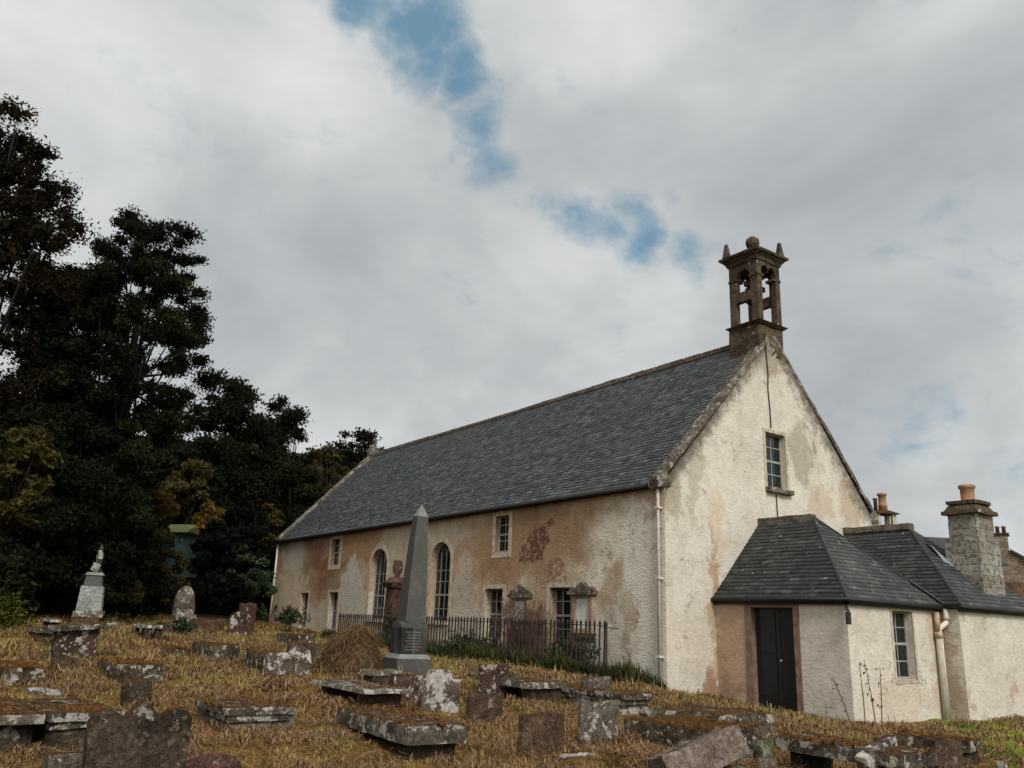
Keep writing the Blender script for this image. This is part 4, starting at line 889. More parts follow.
# ---- white urn monument, far left
P = at(86, 629); D = np.linalg.norm(P[:2]-CAM[:2]); zl = lambda py: hgt(87, py, D)-P[2]; kk = D/F
wm_ = empty('white_monument', P, R(-16), 'white marble monument with a draped urn on top, before the dark trees at the left', 'monument')
def WM(o): o.parent = wm_; return o
WM(rockbox('base', 20*kk, 16*kk, zl(617)+.2, .1, .02, 81, mat=M['brown'], loc=(0,0,-.2))); WM(rockbox('plinth', 24*kk, 16*kk, zl(611)-zl(617), .1, .015, 82, mat=M['slab'], loc=(0,0,zl(617)+.003)))
WM(frustum('die', zl(611), zl(586), 10*kk, 7*kk, 8.8*kk, 6.2*kk, M['marble']))
WM(frustum('upper_block', zl(586)+.002, zl(575), 7.5*kk, 5.5*kk, 6.*kk, 5*kk, M['granite'])); WM(frustum('cap', zl(575)+.002, zl(572), 7.5*kk, 6*kk, 6*kk, 5*kk, M['marble']))
WM(lathe('urn', [(4.2*kk,0),(3.4*kk,.08),(1.5*kk,.14),(1.4*kk,.2),(2.9*kk,.3),(3.3*kk,.42),(2.6*kk,.52),(1.6*kk,.55),(2.0*kk,.6),(1.2*kk,.68),(.5*kk,.74)], M['dark'], loc=(.05,0,zl(572)-.01)))
WM(rockbox('drapery', 6*kk, 5*kk, .26, .05, .045, 83, mat=M['marble'], loc=(-.04,-.05,zl(572)+.0), rot=(0,.35,.4), smooth=2))
WM(rockbox('drapery', 3.4*kk, 3*kk, .2, .05, .04, 84, mat=M['marble'], loc=(.07,-.06,zl(572)+.34), rot=(0,-.2,.2), smooth=2))

# ---- iron railing before the wall
FX = -1.15; ya, yb = float(onX(604, 650, -1.15)[1]), 14.7; e = empty('iron_railing', (FX, (ya+yb)/2, h1(FX, (ya+yb)/2)), 0, 'rusty spear topped iron railing enclosing the strip along the church wall', 'railing')
base = Vector(e.location)
def fz(y): return 1.60
pk = 0; ys = np.linspace(ya, yb, 88)
bm = bmesh.new(); tube_bm(bm, [(0,0,0),(0,0,1.0)], .0215, 5)
vs = tube_bm(bm, [(0,0,.97),(0,0,1.0),(0,0,1.03),(0,0,1.06),(0,0,1.13)], [.015,.026,.018,.036,.004], 6)
pm = bm_mesh('picket', bm); pm.materials.append(M['iron'])
zb_ = lambda y: min(.62, h1(FX, y)+.02)
for y in ys:
    o = bpy.data.objects.new('picket', pm); COL.objects.link(o); o.parent = e; o.location = (0, y-base.y, 1.62-1.13-base.z+.05); o.rotation_euler = (random.gauss(0,.008), random.gauss(0,.008), random.random())
for z in (1.55, .64):
    bm = bmesh.new(); add_box(bm, -.02, .02, ya-.06-base.y, yb-base.y, z-base.z-.01, z-base.z+.008); link('rail', bm_mesh('rail', bm), M['iron'], e)
bm = bmesh.new()
for y in (ya-.08, 4.9, 9.8, yb): tube_bm(bm, [(0,y-base.y,.2-base.z),(0,y-base.y,1.52-base.z),(0,y-base.y,1.58-base.z),(0,y-base.y,1.66-base.z)], [.02,.02,.032,.004], 8)
tube_bm(bm, [(0,ya-.08-base.y,1.5-base.z),(.35,ya-.1-base.y,1.5-base.z)], .012, 5)
link('post', bm_mesh('post', bm), M['iron'], e)

# ================================================================== GRASS
def clear_of(P, m=0.0):
    k = np.ones(len(P), bool)
    k &= ~((P[:,0] > -.05) & (P[:,0] < 9.3) & (P[:,1] > -.0) & (P[:,1] < L_+.1))
    k &= ~((P[:,0] > AX-.05) & (P[:,0] < 9.3) & (P[:,1] > -Q_-.05) & (P[:,1] < 1))
    k &= ~((P[:,0] > AX-.05) & (P[:,0] < BX+.05) & (P[:,1] > -P_-.02) & (P[:,1] < 1))
    for x, y, c, s, a, b in PADS:
        dx, dy = P[:,0]-x, P[:,1]-y; u = dx*c+dy*s; v = -dx*s+dy*c; k &= ~((abs(u) < a-.02+m) & (abs(v) < b-.02+m))
    return k
def scatter(n, d0, d1, a0=-8., a1=78., pw=1.):
    az = R(1)*rng.uniform(a0, a1, n); d = d0+(d1-d0)*rng.uniform(0, 1, n)**pw; return np.c_[CAM[0]+np.sin(az)*d, CAM[1]+np.cos(az)*d], d
P2, dd = scatter(500000, 4.2, 36, 0, 72, .95)
isl = (P2[:,0]*.755-P2[:,1]+.25*np.sin(P2[:,1]*5)) > 6.5
k = clear_of(P2) & ~isl; P2 = P2[k]; dd = dd[k]
f1 = fnoise(P2[:,0], P2[:,1], .55, 1.); f2 = fnoise(P2[:,0], P2[:,1], 2.3, 5.); f3 = fnoise(P2[:,0], P2[:,1], 7., 9.)
keep = rng.uniform(0,1,len(P2)) < np.clip(.5+f2*1.5+f3*.9, .05, 1); P2 = P2[keep]; dd = dd[keep]; f1 = f1[keep]; f2 = f2[keep]; f3 = f3[keep]
z = H(P2[:,0], P2[:,1]); n = len(P2)
hl = np.clip(0.018+.034*f2+.02*f3+.008*rng.normal(size=n), .009, .09)*np.clip(dd/11, .85, 1.6)*rng.choice([1, 1, 1, 1, 1, 2.4], n)
hl = np.where(~clear_of(P2, .3), hl*.35, hl); wd = np.clip(dd*.0007, .003, .025)*rng.uniform(.7, 1.5, n)
V, Fq = blades(np.c_[P2, z-.01], hl*1.6, wd, 1.7)
pal = np.clip(.43+f1*.7+f2*.62+f3*.3+rng.normal(0, .12, n)-.16*sstep(48, 62, np.degrees(np.arctan2(P2[:,0]-CAM[0], P2[:,1]-CAM[1]))), 0, 1)
pal = np.where((f1 > .2) & (rng.uniform(0,1,n) < .7), np.clip(.84+rng.normal(0,.06,n), 0, 1), pal)
o = link('dry_grass', np_mesh('dry_grass', V, Fq, np.tile(pal, 2)), M['grass']); tag(o, 'coarse orange and straw coloured dry grass between the graves', 'grass', kind='stuff')
# tufts crowding the feet of the stones, coloured darker for the shaded hollows
Pt = []
for x, y, c, s, a, b in PADS:
    m = int(520*(a+b)*1.0); t = rng.uniform(0, 1, m); side = rng.integers(0, 4, m); u = np.where(side < 2, (t*2-1)*a, np.where(side == 2, a, -a)); v = np.where(side >= 2, (t*2-1)*b, np.where(side == 0, b, -b))
    u = u+rng.normal(0, .035, m)+np.sign(u)*.02; v = v+rng.normal(0, .035, m)+np.sign(v)*.03
    Pt.append(np.c_[x+u*c-v*s, y+u*s+v*c])
Pt = np.concatenate(Pt); f = fnoise(Pt[:,0], Pt[:,1], 3., 2.); kk_ = f > -.25; Pt = Pt[kk_]; f = f[kk_]; dt = np.linalg.norm(Pt-CAM[:2], axis=1); n = len(Pt)
V, Fq = blades(np.c_[Pt, H(Pt[:,0], Pt[:,1])-.01], np.clip(.03+.06*f+.02*rng.normal(size=n), .012, .13), np.clip(dt*.0010, .005, .02), .9)
o = link('grass_tufts', np_mesh('grass_tufts', V, Fq, np.tile(np.clip(.2+f*.7+rng.normal(0,.14,n), 0, 1), 2)), M['grass']); tag(o, 'longer grass tufts crowding round the feet of the gravestones', 'grass', kind='stuff')
# low cover: dead leaves and broken stalks lying flat
P2, dd = scatter(170000, 4.5, 26, 0, 70, .9); k = clear_of(P2); P2 = P2[k]; dd = dd[k]; f = fnoise(P2[:,0], P2[:,1], 1.5, 21.); k = f > .02; P2 = P2[k]; dd = dd[k]; n = len(P2)
V, Fq = blades(np.c_[P2, H(P2[:,0], P2[:,1])+rng.uniform(.0,.04,n)], rng.uniform(.04,.12,n), np.clip(dd*.0012, .006, .02), 2.2)
o = link('dead_stalks', np_mesh('dead_stalks', V, Fq, np.tile(rng.beta(2,2.2,n), 2)), M['hay']); tag(o, 'flattened dead stalks and leaves lying among the dry grass', 'dead stalks', kind='stuff')
# dark weedy clumps: dead dock, bramble and heather
P2, dd = scatter(150000, 5, 30, 0, 72, .9); k = clear_of(P2) & ((P2[:,0]*.755-P2[:,1]) < 7); P2 = P2[k]; dd = dd[k]; f = fnoise(P2[:,0], P2[:,1], 1.9, 71.); k = f > .24; P2 = P2[k]; dd = dd[k]; f = f[k]; n = len(P2)
V, Fq = blades(np.c_[P2, H(P2[:,0], P2[:,1])-.01], np.clip((f-.2)*.5+.02*rng.normal(size=n), .02, .2), np.clip(dd*.0012, .006, .025), 1.1)
o = link('withered_weeds', np_mesh('withered_weeds', V, Fq, np.tile(np.clip(rng.beta(1.6,3.2,n), 0, 1), 2)), M['hay']); tag(o, 'dark brown withered weeds in clumps among the dry grass', 'weeds', kind='stuff')
# lawn on the right
P2, dd = scatter(90000, 12, 34, 52, 76); isl = (P2[:,0]*.755-P2[:,1]+.25*np.sin(P2[:,1]*5)) > 6.3; k = clear_of(P2) & isl; P2 = P2[k]; n = len(P2); f = fnoise(P2[:,0], P2[:,1], .8, 31.)
V, Fq = blades(np.c_[P2, H(P2[:,0], P2[:,1])-.01], rng.uniform(.03,.08,n), .016, .5)
o = link('lawn_grass', np_mesh('lawn_grass', V, Fq, np.tile(np.clip(.5+f*1.2+rng.normal(0,.15,n), 0, 1), 2)), M['lawn']); tag(o, 'short green lawn grass at the right by the low wing', 'lawn', kind='stuff')
# dark green growth behind and through the railing
n = 26000; P2 = np.c_[rng.uniform(-1.75, -.05, n), rng.uniform(-.1, 14.8, n)]; f = fnoise(P2[:,0], P2[:,1], 1.4, 41.); k = f > -.25; P2 = P2[k]; f = f[k]; n = len(P2)
V, Fq = blades(np.c_[P2, H(P2[:,0], P2[:,1])-.02], np.clip(.26+.36*f+.07*rng.normal(size=n), .05, .62), rng.uniform(.016,.03,n), .45)
o = link('long_green_grass', np_mesh('long_green_grass', V, Fq, np.tile(np.clip(.35+f*.7+rng.normal(0,.2,n), 0, 1), 2)), M['greengrass']); tag(o, 'long dark green grass growing along the foot of the railing', 'grass', kind='stuff')

# heap of dead grass
P = at(350, 672); kk = np.linalg.norm(P[:2]-CAM[:2])/F; hr, hh_ = 30*kk, 37*kk
e = tag(empty('hay_heap', P, 0), 'rounded heap of dead brown grass left of the obelisk', 'grass heap')
n = 16000; a = rng.uniform(0, 2*np.pi, n); q = np.sqrt(rng.uniform(0, 1, n)); X_, Y_ = np.cos(a)*q*hr, np.sin(a)*q*hr*.9; Z_ = hh_*(1-q**2)**.8*(1+.12*np.sin(X_*7)*np.cos(Y_*6))
V, Fq = blades(np.c_[X_, Y_, Z_-.02], rng.uniform(.06,.17,n), rng.uniform(.007,.014,n), 1.5); link('stalks', np_mesh('stalks', V, Fq, np.tile(rng.beta(2,2,n), 2)), M['hay'], e)
lathe('core', [(hr*(1-u**2)**.5*.99+.001, hh_*.93*u**1.1-.05*(u==0)) for u in np.linspace(0, .995, 9)], simple('brown_thatch', (.09,.055,.03), 1, .4, 20, .05), e)

# ================================================================== TREES AND SHRUBS
def tree(name, label, cat, px, D, ptop, rpx, pbot, leafmat, nleaf, lsize, ncl=60, seed=0, trunk=True, gap=.25, group=None, squash=1., cmul=1., pcy=None, off=(0,0)):
    """crown given by its picture columns/rows at level distance D"""
    global rng
    rg = np.random.default_rng(seed); x, y, z0 = dirpt(px, D); k = D/F; r = rpx*k; zt = hgt(px, ptop, D); zb = hgt(px, pbot, D); zc = (zt+zb)/2; hz = (zt-zb)/2
    e = empty(name, (x, y, z0), 0, label, cat, group)
    # cluster centres over the crown
    C_ = []
    if trunk and rpx > 60: ncl = int(ncl*1.9); cmul = cmul*.74
    elif trunk: ncl = int(ncl*1.3); cmul = cmul*1.12
    while len(C_) < ncl:
        v = rg.normal(size=3); v /= np.linalg.norm(v); rad = rg.uniform(.25, 1)**.45
        p = v*rad; bulge = 1+.16*noise.noise(Vector(v*1.8)+Vector((seed,0,0)))
        taper = 1-.25*max(0, p[2])**2
        C_.append(np.array([p[0]*r*bulge*taper, p[1]*r*bulge*taper, zc-z0+p[2]*hz*bulge]))
    C_ = np.array(C_); cr = r*rg.uniform(.16, .34, ncl)*cmul
    # branches
    if trunk:
        bm = bmesh.new(); tr = max(.10, r*.075); th_ = (zc-z0)-hz*.35
        tp = [(0,0,-.3),(rg.normal(0,.1),rg.normal(0,.1),th_*.35),(rg.normal(0,.25),rg.normal(0,.25),th_*.7),(rg.normal(0,.3),rg.normal(0,.3),th_),(0,0,th_+hz*.9)]
        tube_bm(bm, tp, [tr*1.4,tr,tr*.85,tr*.65,tr*.2], 8)
        for c in C_[:min(ncl, 46)]:
            s0 = Vector(tp[2]).lerp(Vector(tp[3]), rg.uniform(-.3, 1.6)); c = Vector(c)
            mid = s0.lerp(c, .5)+Vector(rg.normal(0, r*.07, 3))+Vector((0,0,-r*.05))
            tube_bm(bm, [s0, mid, c], [tr*rg.uniform(.22,.45), tr*.17, tr*.04], 5)
            for _ in range(2):
                q = c+Vector(rg.normal(0, r*.06, 3)); tube_bm(bm, [mid.lerp(c, rg.uniform(.2,.8)), q], [tr*.09, tr*.02], 4, False)
        link('trunk', bm_mesh('trunk', bm, True), M['bark'], e)
    w = cr**2; idx = rg.choice(ncl, nleaf, p=w/w.sum()); v = rg.normal(size=(nleaf,3)); v /= np.linalg.norm(v, axis=1)[:,None]
    rad = rg.uniform(0,1,nleaf)**.5*(1+.35*rg.normal(size=nleaf)*.4)
    P = C_[idx]+v*(cr[idx]*rad)[:,None]*np.array([1.15,1.15,.75*squash])
    sv = rng; rng = rg; big = rg.uniform(0,1,nleaf) < .10; P[big] = C_[idx[big]]+(P[big]-C_[idx[big]])*.45; V, Fq = leaves(P, np.where(big, lsize*(2.8 if rpx > 34 else 1.2), lsize)); rng = sv
    tone = rg.normal(.45, .14, ncl)[idx]+rg.normal(0, .16, nleaf)
    link('crown', np_mesh('crown', V, Fq, np.clip(tone, 0, 1)), M[leafmat], e)
    return e
hx0 = 'ivy covered growth along the foot of the bank'; g_bg = 'trees on the bank behind the graveyard'
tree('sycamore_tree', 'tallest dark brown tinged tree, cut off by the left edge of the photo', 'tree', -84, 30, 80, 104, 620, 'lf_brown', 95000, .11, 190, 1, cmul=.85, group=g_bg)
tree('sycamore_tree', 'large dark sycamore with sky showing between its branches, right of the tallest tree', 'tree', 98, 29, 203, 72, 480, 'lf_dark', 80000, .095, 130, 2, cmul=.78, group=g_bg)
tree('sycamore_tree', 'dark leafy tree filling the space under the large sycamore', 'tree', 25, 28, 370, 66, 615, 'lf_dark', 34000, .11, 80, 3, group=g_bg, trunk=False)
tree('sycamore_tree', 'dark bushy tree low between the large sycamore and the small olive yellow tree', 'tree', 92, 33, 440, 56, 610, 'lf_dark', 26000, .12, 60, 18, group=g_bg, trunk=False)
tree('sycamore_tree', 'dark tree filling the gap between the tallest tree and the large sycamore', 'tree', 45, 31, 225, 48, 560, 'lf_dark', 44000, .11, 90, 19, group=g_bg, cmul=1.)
tree('shrub', 'dark bushy undergrowth hiding the foot of the large sycamore', 'shrub', 112, 28, 470, 32, 612, 'lf_dark', 16000, .11, 50, 34, trunk=False, group=hx0)
tree('broadleaf_tree', 'dark tree with low boughs filling the space behind the hut', 'tree', 172, 44, 425, 42, 620, 'lf_dark', 22000, .17, 66, 31, group=g_bg)
tree('broadleaf_tree', 'dark tree with low boughs behind the blackish evergreen', 'tree', 238, 47, 440, 44, 625, 'lf_dark', 22000, .18, 66, 32, group=g_bg)
tree('broadleaf_tree', 'dark tree low behind the far corner of the church', 'tree', 290, 46, 460, 30, 620, 'lf_dark', 15000, .17, 50, 33, group=g_bg)
tree('broadleaf_tree', 'dark tree far up the bank seen between the two mid trees', 'tree', 235, 58, 410, 56, 600, 'lf_dark', 20000, .22, 60, 30, group=g_bg, cmul=1.)
tree('broadleaf_tree', 'tall brown green tree on the bank, centre one left of the church roof', 'tree', 207, 47, 368, 48, 600, 'lf_dark', 30000, .18, 80, 4, group=g_bg, cmul=1.)
tree('broadleaf_tree', 'dark rounded tree just right of the tall brown green tree', 'tree', 268, 50, 386, 42, 600, 'lf_dark', 22000, .19, 66, 5, group=g_bg, cmul=1.)
tree('broadleaf_tree', 'dark tree showing above the far end of the church roof', 'tree', 346, 56, 414, 32, 580, 'lf_dark', 16000, .19, 54, 6, group=g_bg, cmul=1.)
tree('broadleaf_tree', 'olive tinged tree in front of the dark tree by the far roof end', 'tree', 312, 48, 436, 32, 600, 'lf_olive', 15000, .17, 50, 7, group=g_bg)
tree('broadleaf_tree', 'dark tree behind and right of the large sycamore', 'tree', 156, 50, 396, 44, 600, 'lf_dark', 20000, .18, 55, 8, group=g_bg)
tree('small_tree', 'small rounded olive yellow tree below the large sycamore', 'small tree', 142, 34, 486, 22, 545, 'lf_autumn', 6000, .18, 30, 9, group=g_bg)
tree('small_tree', 'small tree with turning orange leaves above the green roofed hut', 'small tree', 204, 36, 504, 13, 535, 'lf_autumn', 5000, .2, 26, 10, group=g_bg)
tree('small_tree', 'brownish olive tree at the left edge of the photo', 'small tree', 2, 26, 415, 28, 560, 'lf_olive', 8000, .15, 36, 11, group=g_bg)
tree('small_tree', 'dull olive tree between the two mid trees and the hut', 'small tree', 178, 42, 462, 22, 512, 'lf_olive', 6000, .2, 30, 12, group=g_bg)
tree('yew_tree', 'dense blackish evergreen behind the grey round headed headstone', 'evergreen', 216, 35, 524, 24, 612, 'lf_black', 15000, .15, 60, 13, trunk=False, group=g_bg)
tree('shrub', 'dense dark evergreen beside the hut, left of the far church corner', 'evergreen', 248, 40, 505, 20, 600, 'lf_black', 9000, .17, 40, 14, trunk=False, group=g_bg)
tree('shrub', 'mid green leafy shrub touching the far corner of the church', 'shrub', 263, 36, 560, 14, 622, 'lf_mid', 4500, .15, 26, 15, trunk=False, cmul=1.1)
tree('broadleaf_tree', 'green tree close behind the far gable of the church', 'tree', 285, 50, 470, 34, 610, 'lf_olive', 9000, .25, 44, 16, group=g_bg)
for px_, D_, t_, r_, b_, mt_, lb_ in ((128,31,560,17,612,'lf_olive','low olive bush between the white urn monument and the hut'),(170,33,546,17,612,'lf_olive','low yellowish bush just below the teal hut'),(238,35,545,15,606,'lf_mid','leafy green bush between the blackish evergreen and the church corner'),
    (60,28,500,20,560,'lf_olive','olive bush high in the dark thicket above the white urn monument'),(152,36,522,15,565,'lf_autumn','small rusty bush left of the teal hut'),(262,43,500,16,560,'lf_olive','olive bush above the leafy green bush by the far church corner')):
    tree('bush', lb_, 'bush', px_, D_, t_, r_, b_, mt_, 3600, .12, 24, int(px_)+200, trunk=False, group='bushes along the foot of the bank')
hx = 'ivy covered growth along the foot of the bank'
for i, (px, t_, r_, b_, D_) in enumerate(((20,545,40,615,30),(62,535,34,616,32),(105,540,34,614,34),(150,562,24,614,33),(-45,520,60,630,26))):
    tree('ivy_thicket', ['dark ivy thicket at the left edge behind the fern like bush','dark ivy thicket directly behind the white urn monument','dark ivy thicket just right of the white urn monument','dark ivy thicket left of the blackish evergreen','dark ivy thicket running out of the left edge of the photo'][i], 'thicket', px, D_, t_, r_, b_, 'lf_mid' if i == 2 else 'lf_dark', 9000, .14, 46, 20+i, trunk=False, group=hx)
# fern-like bush
x, y, z = dirpt(-2, 24); e = empty('fern_bush', (x, y, z), 0, 'fern like bush with arching yellow green fronds at the left edge of the photo', 'bush')
Vs, Fs, n0 = [], [], 0
for i in range(120):
    a = rng.uniform(0, 2*np.pi); el = rng.uniform(.3, 1.4); L = rng.uniform(.9, 1.5); t = np.linspace(0, 1, 16)[1:]
    px_ = np.cos(a)*np.cos(el)*L*t; py2 = np.sin(a)*np.cos(el)*L*t; pz = np.sin(el)*L*t-.45*L*t**2*.8; pp = np.repeat(np.c_[px_, py2, pz], 3, 0)
    V, Fq = leaves(pp+rng.normal(0,.02,pp.shape), .09, .4); Vs.append(V); Fs.append(Fq+n0); n0 += len(V)
link('fronds', np_mesh('fronds', np.concatenate(Vs), np.concatenate(Fs), rng.beta(2,2,sum(len(f) for f in Fs))), m_leaf('fern_fronds', [(0,(.012,.014,.004)),(.5,(.045,.05,.012)),(.9,(.11,.105,.02))]), e)
# reddish stemmed shrub inside the railing, shrub at the far corner, small weeds
def stemshrub(name, label, px, py, w, hpx, mat, n, seed, X=None, stem='twig', lean=.35, leafn=0, leafmat=None, ls=.04, rad=.007):
    rg = np.random.default_rng(seed); P = at(px, py) if X is None else onX(px, py, X); P[2] = h1(P[0], P[1]); D = np.linalg.norm(P[:2]-CAM[:2]); h = hgt(px, py-hpx, D)-P[2]; r = w*D/F/2
    e = empty(name, P, 0, label, 'shrub'); bm = bmesh.new(); tips = []
    for i in range(n):
        b = Vector((rg.normal(0, r*.3), rg.normal(0, r*.3), -.03)); hh = h*rg.uniform(.55, 1.05); t = Vector((b.x+rg.normal(0, r*.55), b.y+rg.normal(0, r*.55), hh)); m = b.lerp(t, .5)+Vector(rg.normal(0, r*.08, 3))
        tube_bm(bm, [b, m, t], [rad, rad*.8, rad*.35], 4, False)
        for _ in range(5):
            s0 = m.lerp(t, rg.uniform(0,.9)); q = s0+Vector((rg.normal(0,.07), rg.normal(0,.07), abs(rg.normal(.1,.06)))); tube_bm(bm, [s0, q], [rad*.5, rad*.2], 3, False); tips += [q, s0.lerp(q,.5)]
    link('stems', bm_mesh('stems', bm), M[mat] if mat in M else mat, e)
    if leafn:
        T = np.array([tuple(tips[i]) for i in rg.integers(0, len(tips), leafn)])+rg.normal(0, .03, (leafn,3)); V, Fq = leaves(T, ls); link('leaves', np_mesh('leaves', V, Fq, rg.beta(2,2,leafn)), M[leafmat], e)
stemshrub('reddish_shrub', 'tall reddish brown leafless shrub inside the railing between two windows', 522, 660, 46, 62, simple('ruddy_twig', (.085,.045,.036), .9, .3), 130, 5, X=-.75, leafn=1500, leafmat='lf_ruddy', ls=.045, rad=.009)
stemshrub('corner_shrub', 'low green shrub against the wall by the farthest ground floor window', 288, 632, 30, 24, 'twig', 40, 6, leafn=1800, leafmat='lf_mid', ls=.09)
stemshrub('green_plant', 'bright green leafy plant in front of the grey round headed headstone', 182, 636, 12, 14, 'twig', 16, 7, leafn=420, leafmat='lf_mid', ls=.09)
stemshrub('green_plant', 'low dark ivy plant under the irregular raised slab by the railings', 500, 690, 34, 16, 'twig', 18, 8, leafn=900, leafmat='lf_mid', ls=.05)
stemshrub('leafy_shrub', 'low leafy green shrub at the railing foot left of the reddish shrub', 470, 656, 44, 22, 'twig', 30, 9, X=-.8, leafn=1500, leafmat='lf_mid', ls=.07)
stemshrub('leafy_shrub', 'low leafy green shrub at the railing foot below the bright wall tablet', 572, 668, 50, 26, 'twig', 34, 10, X=-.8, leafn=1900, leafmat='lf_mid', ls=.07)
stemshrub('leafy_shrub', 'dark green shrub inside the railing just right of the red urn pedestal', 396, 640, 22, 26, 'twig', 26, 11, X=-.9, leafn=1300, leafmat='lf_mid', ls=.08)
for i, (px, py, hp, ln_, lb) in enumerate(((853,729,42,-.22,'thin bare stem leaning left before the porch wall'),(866,730,54,-.02,'thin upright stem just right of the porch corner'),(877,731,58,-.07,'thin stem with small buds before the porch window'),(882,730,52,.03,'thin stem with a withered flower head, rightmost of the stems before the porch'))):
    P = at(px, py); h = hp*np.linalg.norm(P[:2]-CAM[:2])/F; e = empty('dry_stem', P, 0, lb, 'dry plant'); rg = np.random.default_rng(i); bm = bmesh.new()
    top = Vector((ln_*h*.8*RT[0]*2, ln_*h*.8*RT[1]*2, h)); m = top*.5+Vector((.02,0,.02)); tube_bm(bm, [(0,0,-.05), m, top], [.012,.009,.005], 5)
    for j in range(5): s0 = top*rg.uniform(.3,.95); tube_bm(bm, [s0, s0+Vector(rg.normal(0,.05,3))+Vector((0,0,.05))], [.006,.003], 4)
    link('stem', bm_mesh('stem', bm), M['twig'], e); n = 14 if i != 1 else 4
    V, Fq = leaves(np.array([tuple(top*rg.uniform(.35,1)) for _ in range(n)])+rg.normal(0,.03,(n,3)), .06); link('leaves', np_mesh('leaves', V, Fq, rg.beta(2,2,n)), M['lf_autumn'], e)

# ================================================================== FAR BUILDINGS
x, y, z = dirpt(174, 38); zt = hgt(174, 524, 38); zb = hgt(174, 547, 38); e = empty('garden_hut', (x, y, zb-1.2), R(-50), 'small teal hut with a mossy green roof among the trees on the bank', 'hut')
teal = simple('faded_teal_boards', (.03,.07,.068), .8, .3, 5); mroof = simple('mossy_green_roof', (.075,.095,.03), .95, .5, 8)
hzt = zt-zb+1.2
b = box('wall', (-.75,-.6,0), (.75,.6,hzt-.35), teal, e)
bm = bmesh.new(); rp = [(-.95,-.8,hzt-.4),(.95,-.8,hzt-.4),(.95,0,hzt),(-.95,0,hzt),(-.95,.8,hzt-.4),(.95,.8,hzt-.4)]
vs = [bm.verts.new(p) for p in rp]; bm.faces.new((vs[0],vs[1],vs[2],vs[3])); bm.faces.new((vs[3],vs[2],vs[5],vs[4])); bm.faces.new((vs[0],vs[3],vs[4])); bm.faces.new((vs[1],vs[5],vs[2]))
link('roof', bm_mesh('roof', bm), mroof, e); box('door', (-.28,-.63,0), (.28,-.59,hzt-.6), simple('dark_teal_door', (.015,.04,.04)), e)
# house beyond the wing, only its chimney clears the roofs
D = 34; x, y, z = dirpt(886, D); zr = hgt(886, 532, D); e = empty('cottage', (x, y, -.1), R(-30), 'cottage hidden behind the low wing, only its white legged chimney showing', 'cottage')
box('wall', (-3,-2,0), (3,2,zr-1.0), M['cream'], e)
bm = bmesh.new(); vs = [bm.verts.new(p) for p in [(-3.2,-2.2,zr-1.1),(3.2,-2.2,zr-1.1),(3.2,0,zr+.0),(-3.2,0,zr+.0),(-3.2,2.2,zr-1.1),(3.2,2.2,zr-1.1)]]
for f in ((0,1,2,3),(3,2,5,4),(0,3,4),(1,5,2)): bm.faces.new([vs[i] for i in f])
link('roof', bm_mesh('roof', bm), M['slate_p'], e)
zc_ = hgt(886, 514, D)+.1; zp_ = hgt(886, 495, D)+.1
chm = box('chimney', (-.36,-.3,zr-.3), (.36,.3,zr+.1), M['cream'], e)
for sx in (-1,1):
    for sy in (-1,1): l = box('chimney_leg', (sx*.3-.07,sy*.22-.07,zr+.1), (sx*.3+.07,sy*.22+.07,zc_-.02), M['cream'], chm); 
frustum('chimney_cap', zc_-.02, zc_+.12, .5, .4, .2, .18, M['dark'], chm)
lathe('chimney_pot', [(.17,0),(.15,.2),(.17,.22),(.14,.26),(.13,zp_-zc_-.12),(.17,zp_-zc_-.1),(.17,zp_-zc_-.02),(.1,zp_-zc_)], M['pot'], chm, (0.05,0,zc_+.08))
lathe('chimney_pot', [(.07,0),(.07,.42),(.09,.44),(.09,.5)], M['potdark'], chm, (-.2,.05,zc_+.08), 8)
# stone house at the right edge
D = 46; x, y, z = dirpt(1002, D); a_ = math.atan2(x-CAM[0], y-CAM[1]); e = empty('stone_house', (x, y, 0), -a_, "brown rubble stone house end with three chimney pots at the photo's right edge", 'house')
k = D/F; z1 = hgt(1002, 549, D); z2 = hgt(1002, 535, D); zlo = 0
panel('wall', [(-.45,-.5),(7,-.5),(7,z1-3.2),(5.0,z1-3.2),(.45,z1-.05),(-.45,z1-.3)], [], 6, ((0,0,0),(1,0,0),(0,0,1),(0,1,0)), M['farstone'], e)
c_ = box('chimney', (-.44,-.02,z1-.4), (.34,.7,z2), M['farstone'], e); box('chimney_cope', (-.52,-.08,z2), (.42,.76,z2+.1), M['dark'], c_)
for i in range(3): lathe('chimney_pot', [(.09,0),(.08,.25),(.1,.27),(.09,.34)], M['potdark'], c_, (-.3+i*.26,.3,z2+.1), 8)
bm = bmesh.new(); a1, a2 = Vector((.38,0,z1+.0)), Vector((5.3,0,z1-3.35)); 
vs = [bm.verts.new(p) for p in (a1+Vector((0,-.15,0)), a2+Vector((0,-.15,0)), a2+Vector((0,6.1,0)), a1+Vector((0,6.1,0)))]; vb = [bm.verts.new(v.co-Vector((0,0,.12))) for v in vs]
bm.faces.new(vs); bm.faces.new(vb[::-1])
for i in range(4): bm.faces.new((vs[i], vb[i], vb[(i+1)%4], vs[(i+1)%4]))
link('roof', bm_mesh('roof', bm), M['slate_p'], e)
link('lean_to', bm_mesh('lean_to', (lambda b: (add_box(b, -1.5, 6, -1.6, -.02, -.5, z1-1.6), b)[1])(bmesh.new())), simple('dark_rubble_wall', (.12,.07,.045), .95, .45, 4, .05), e)

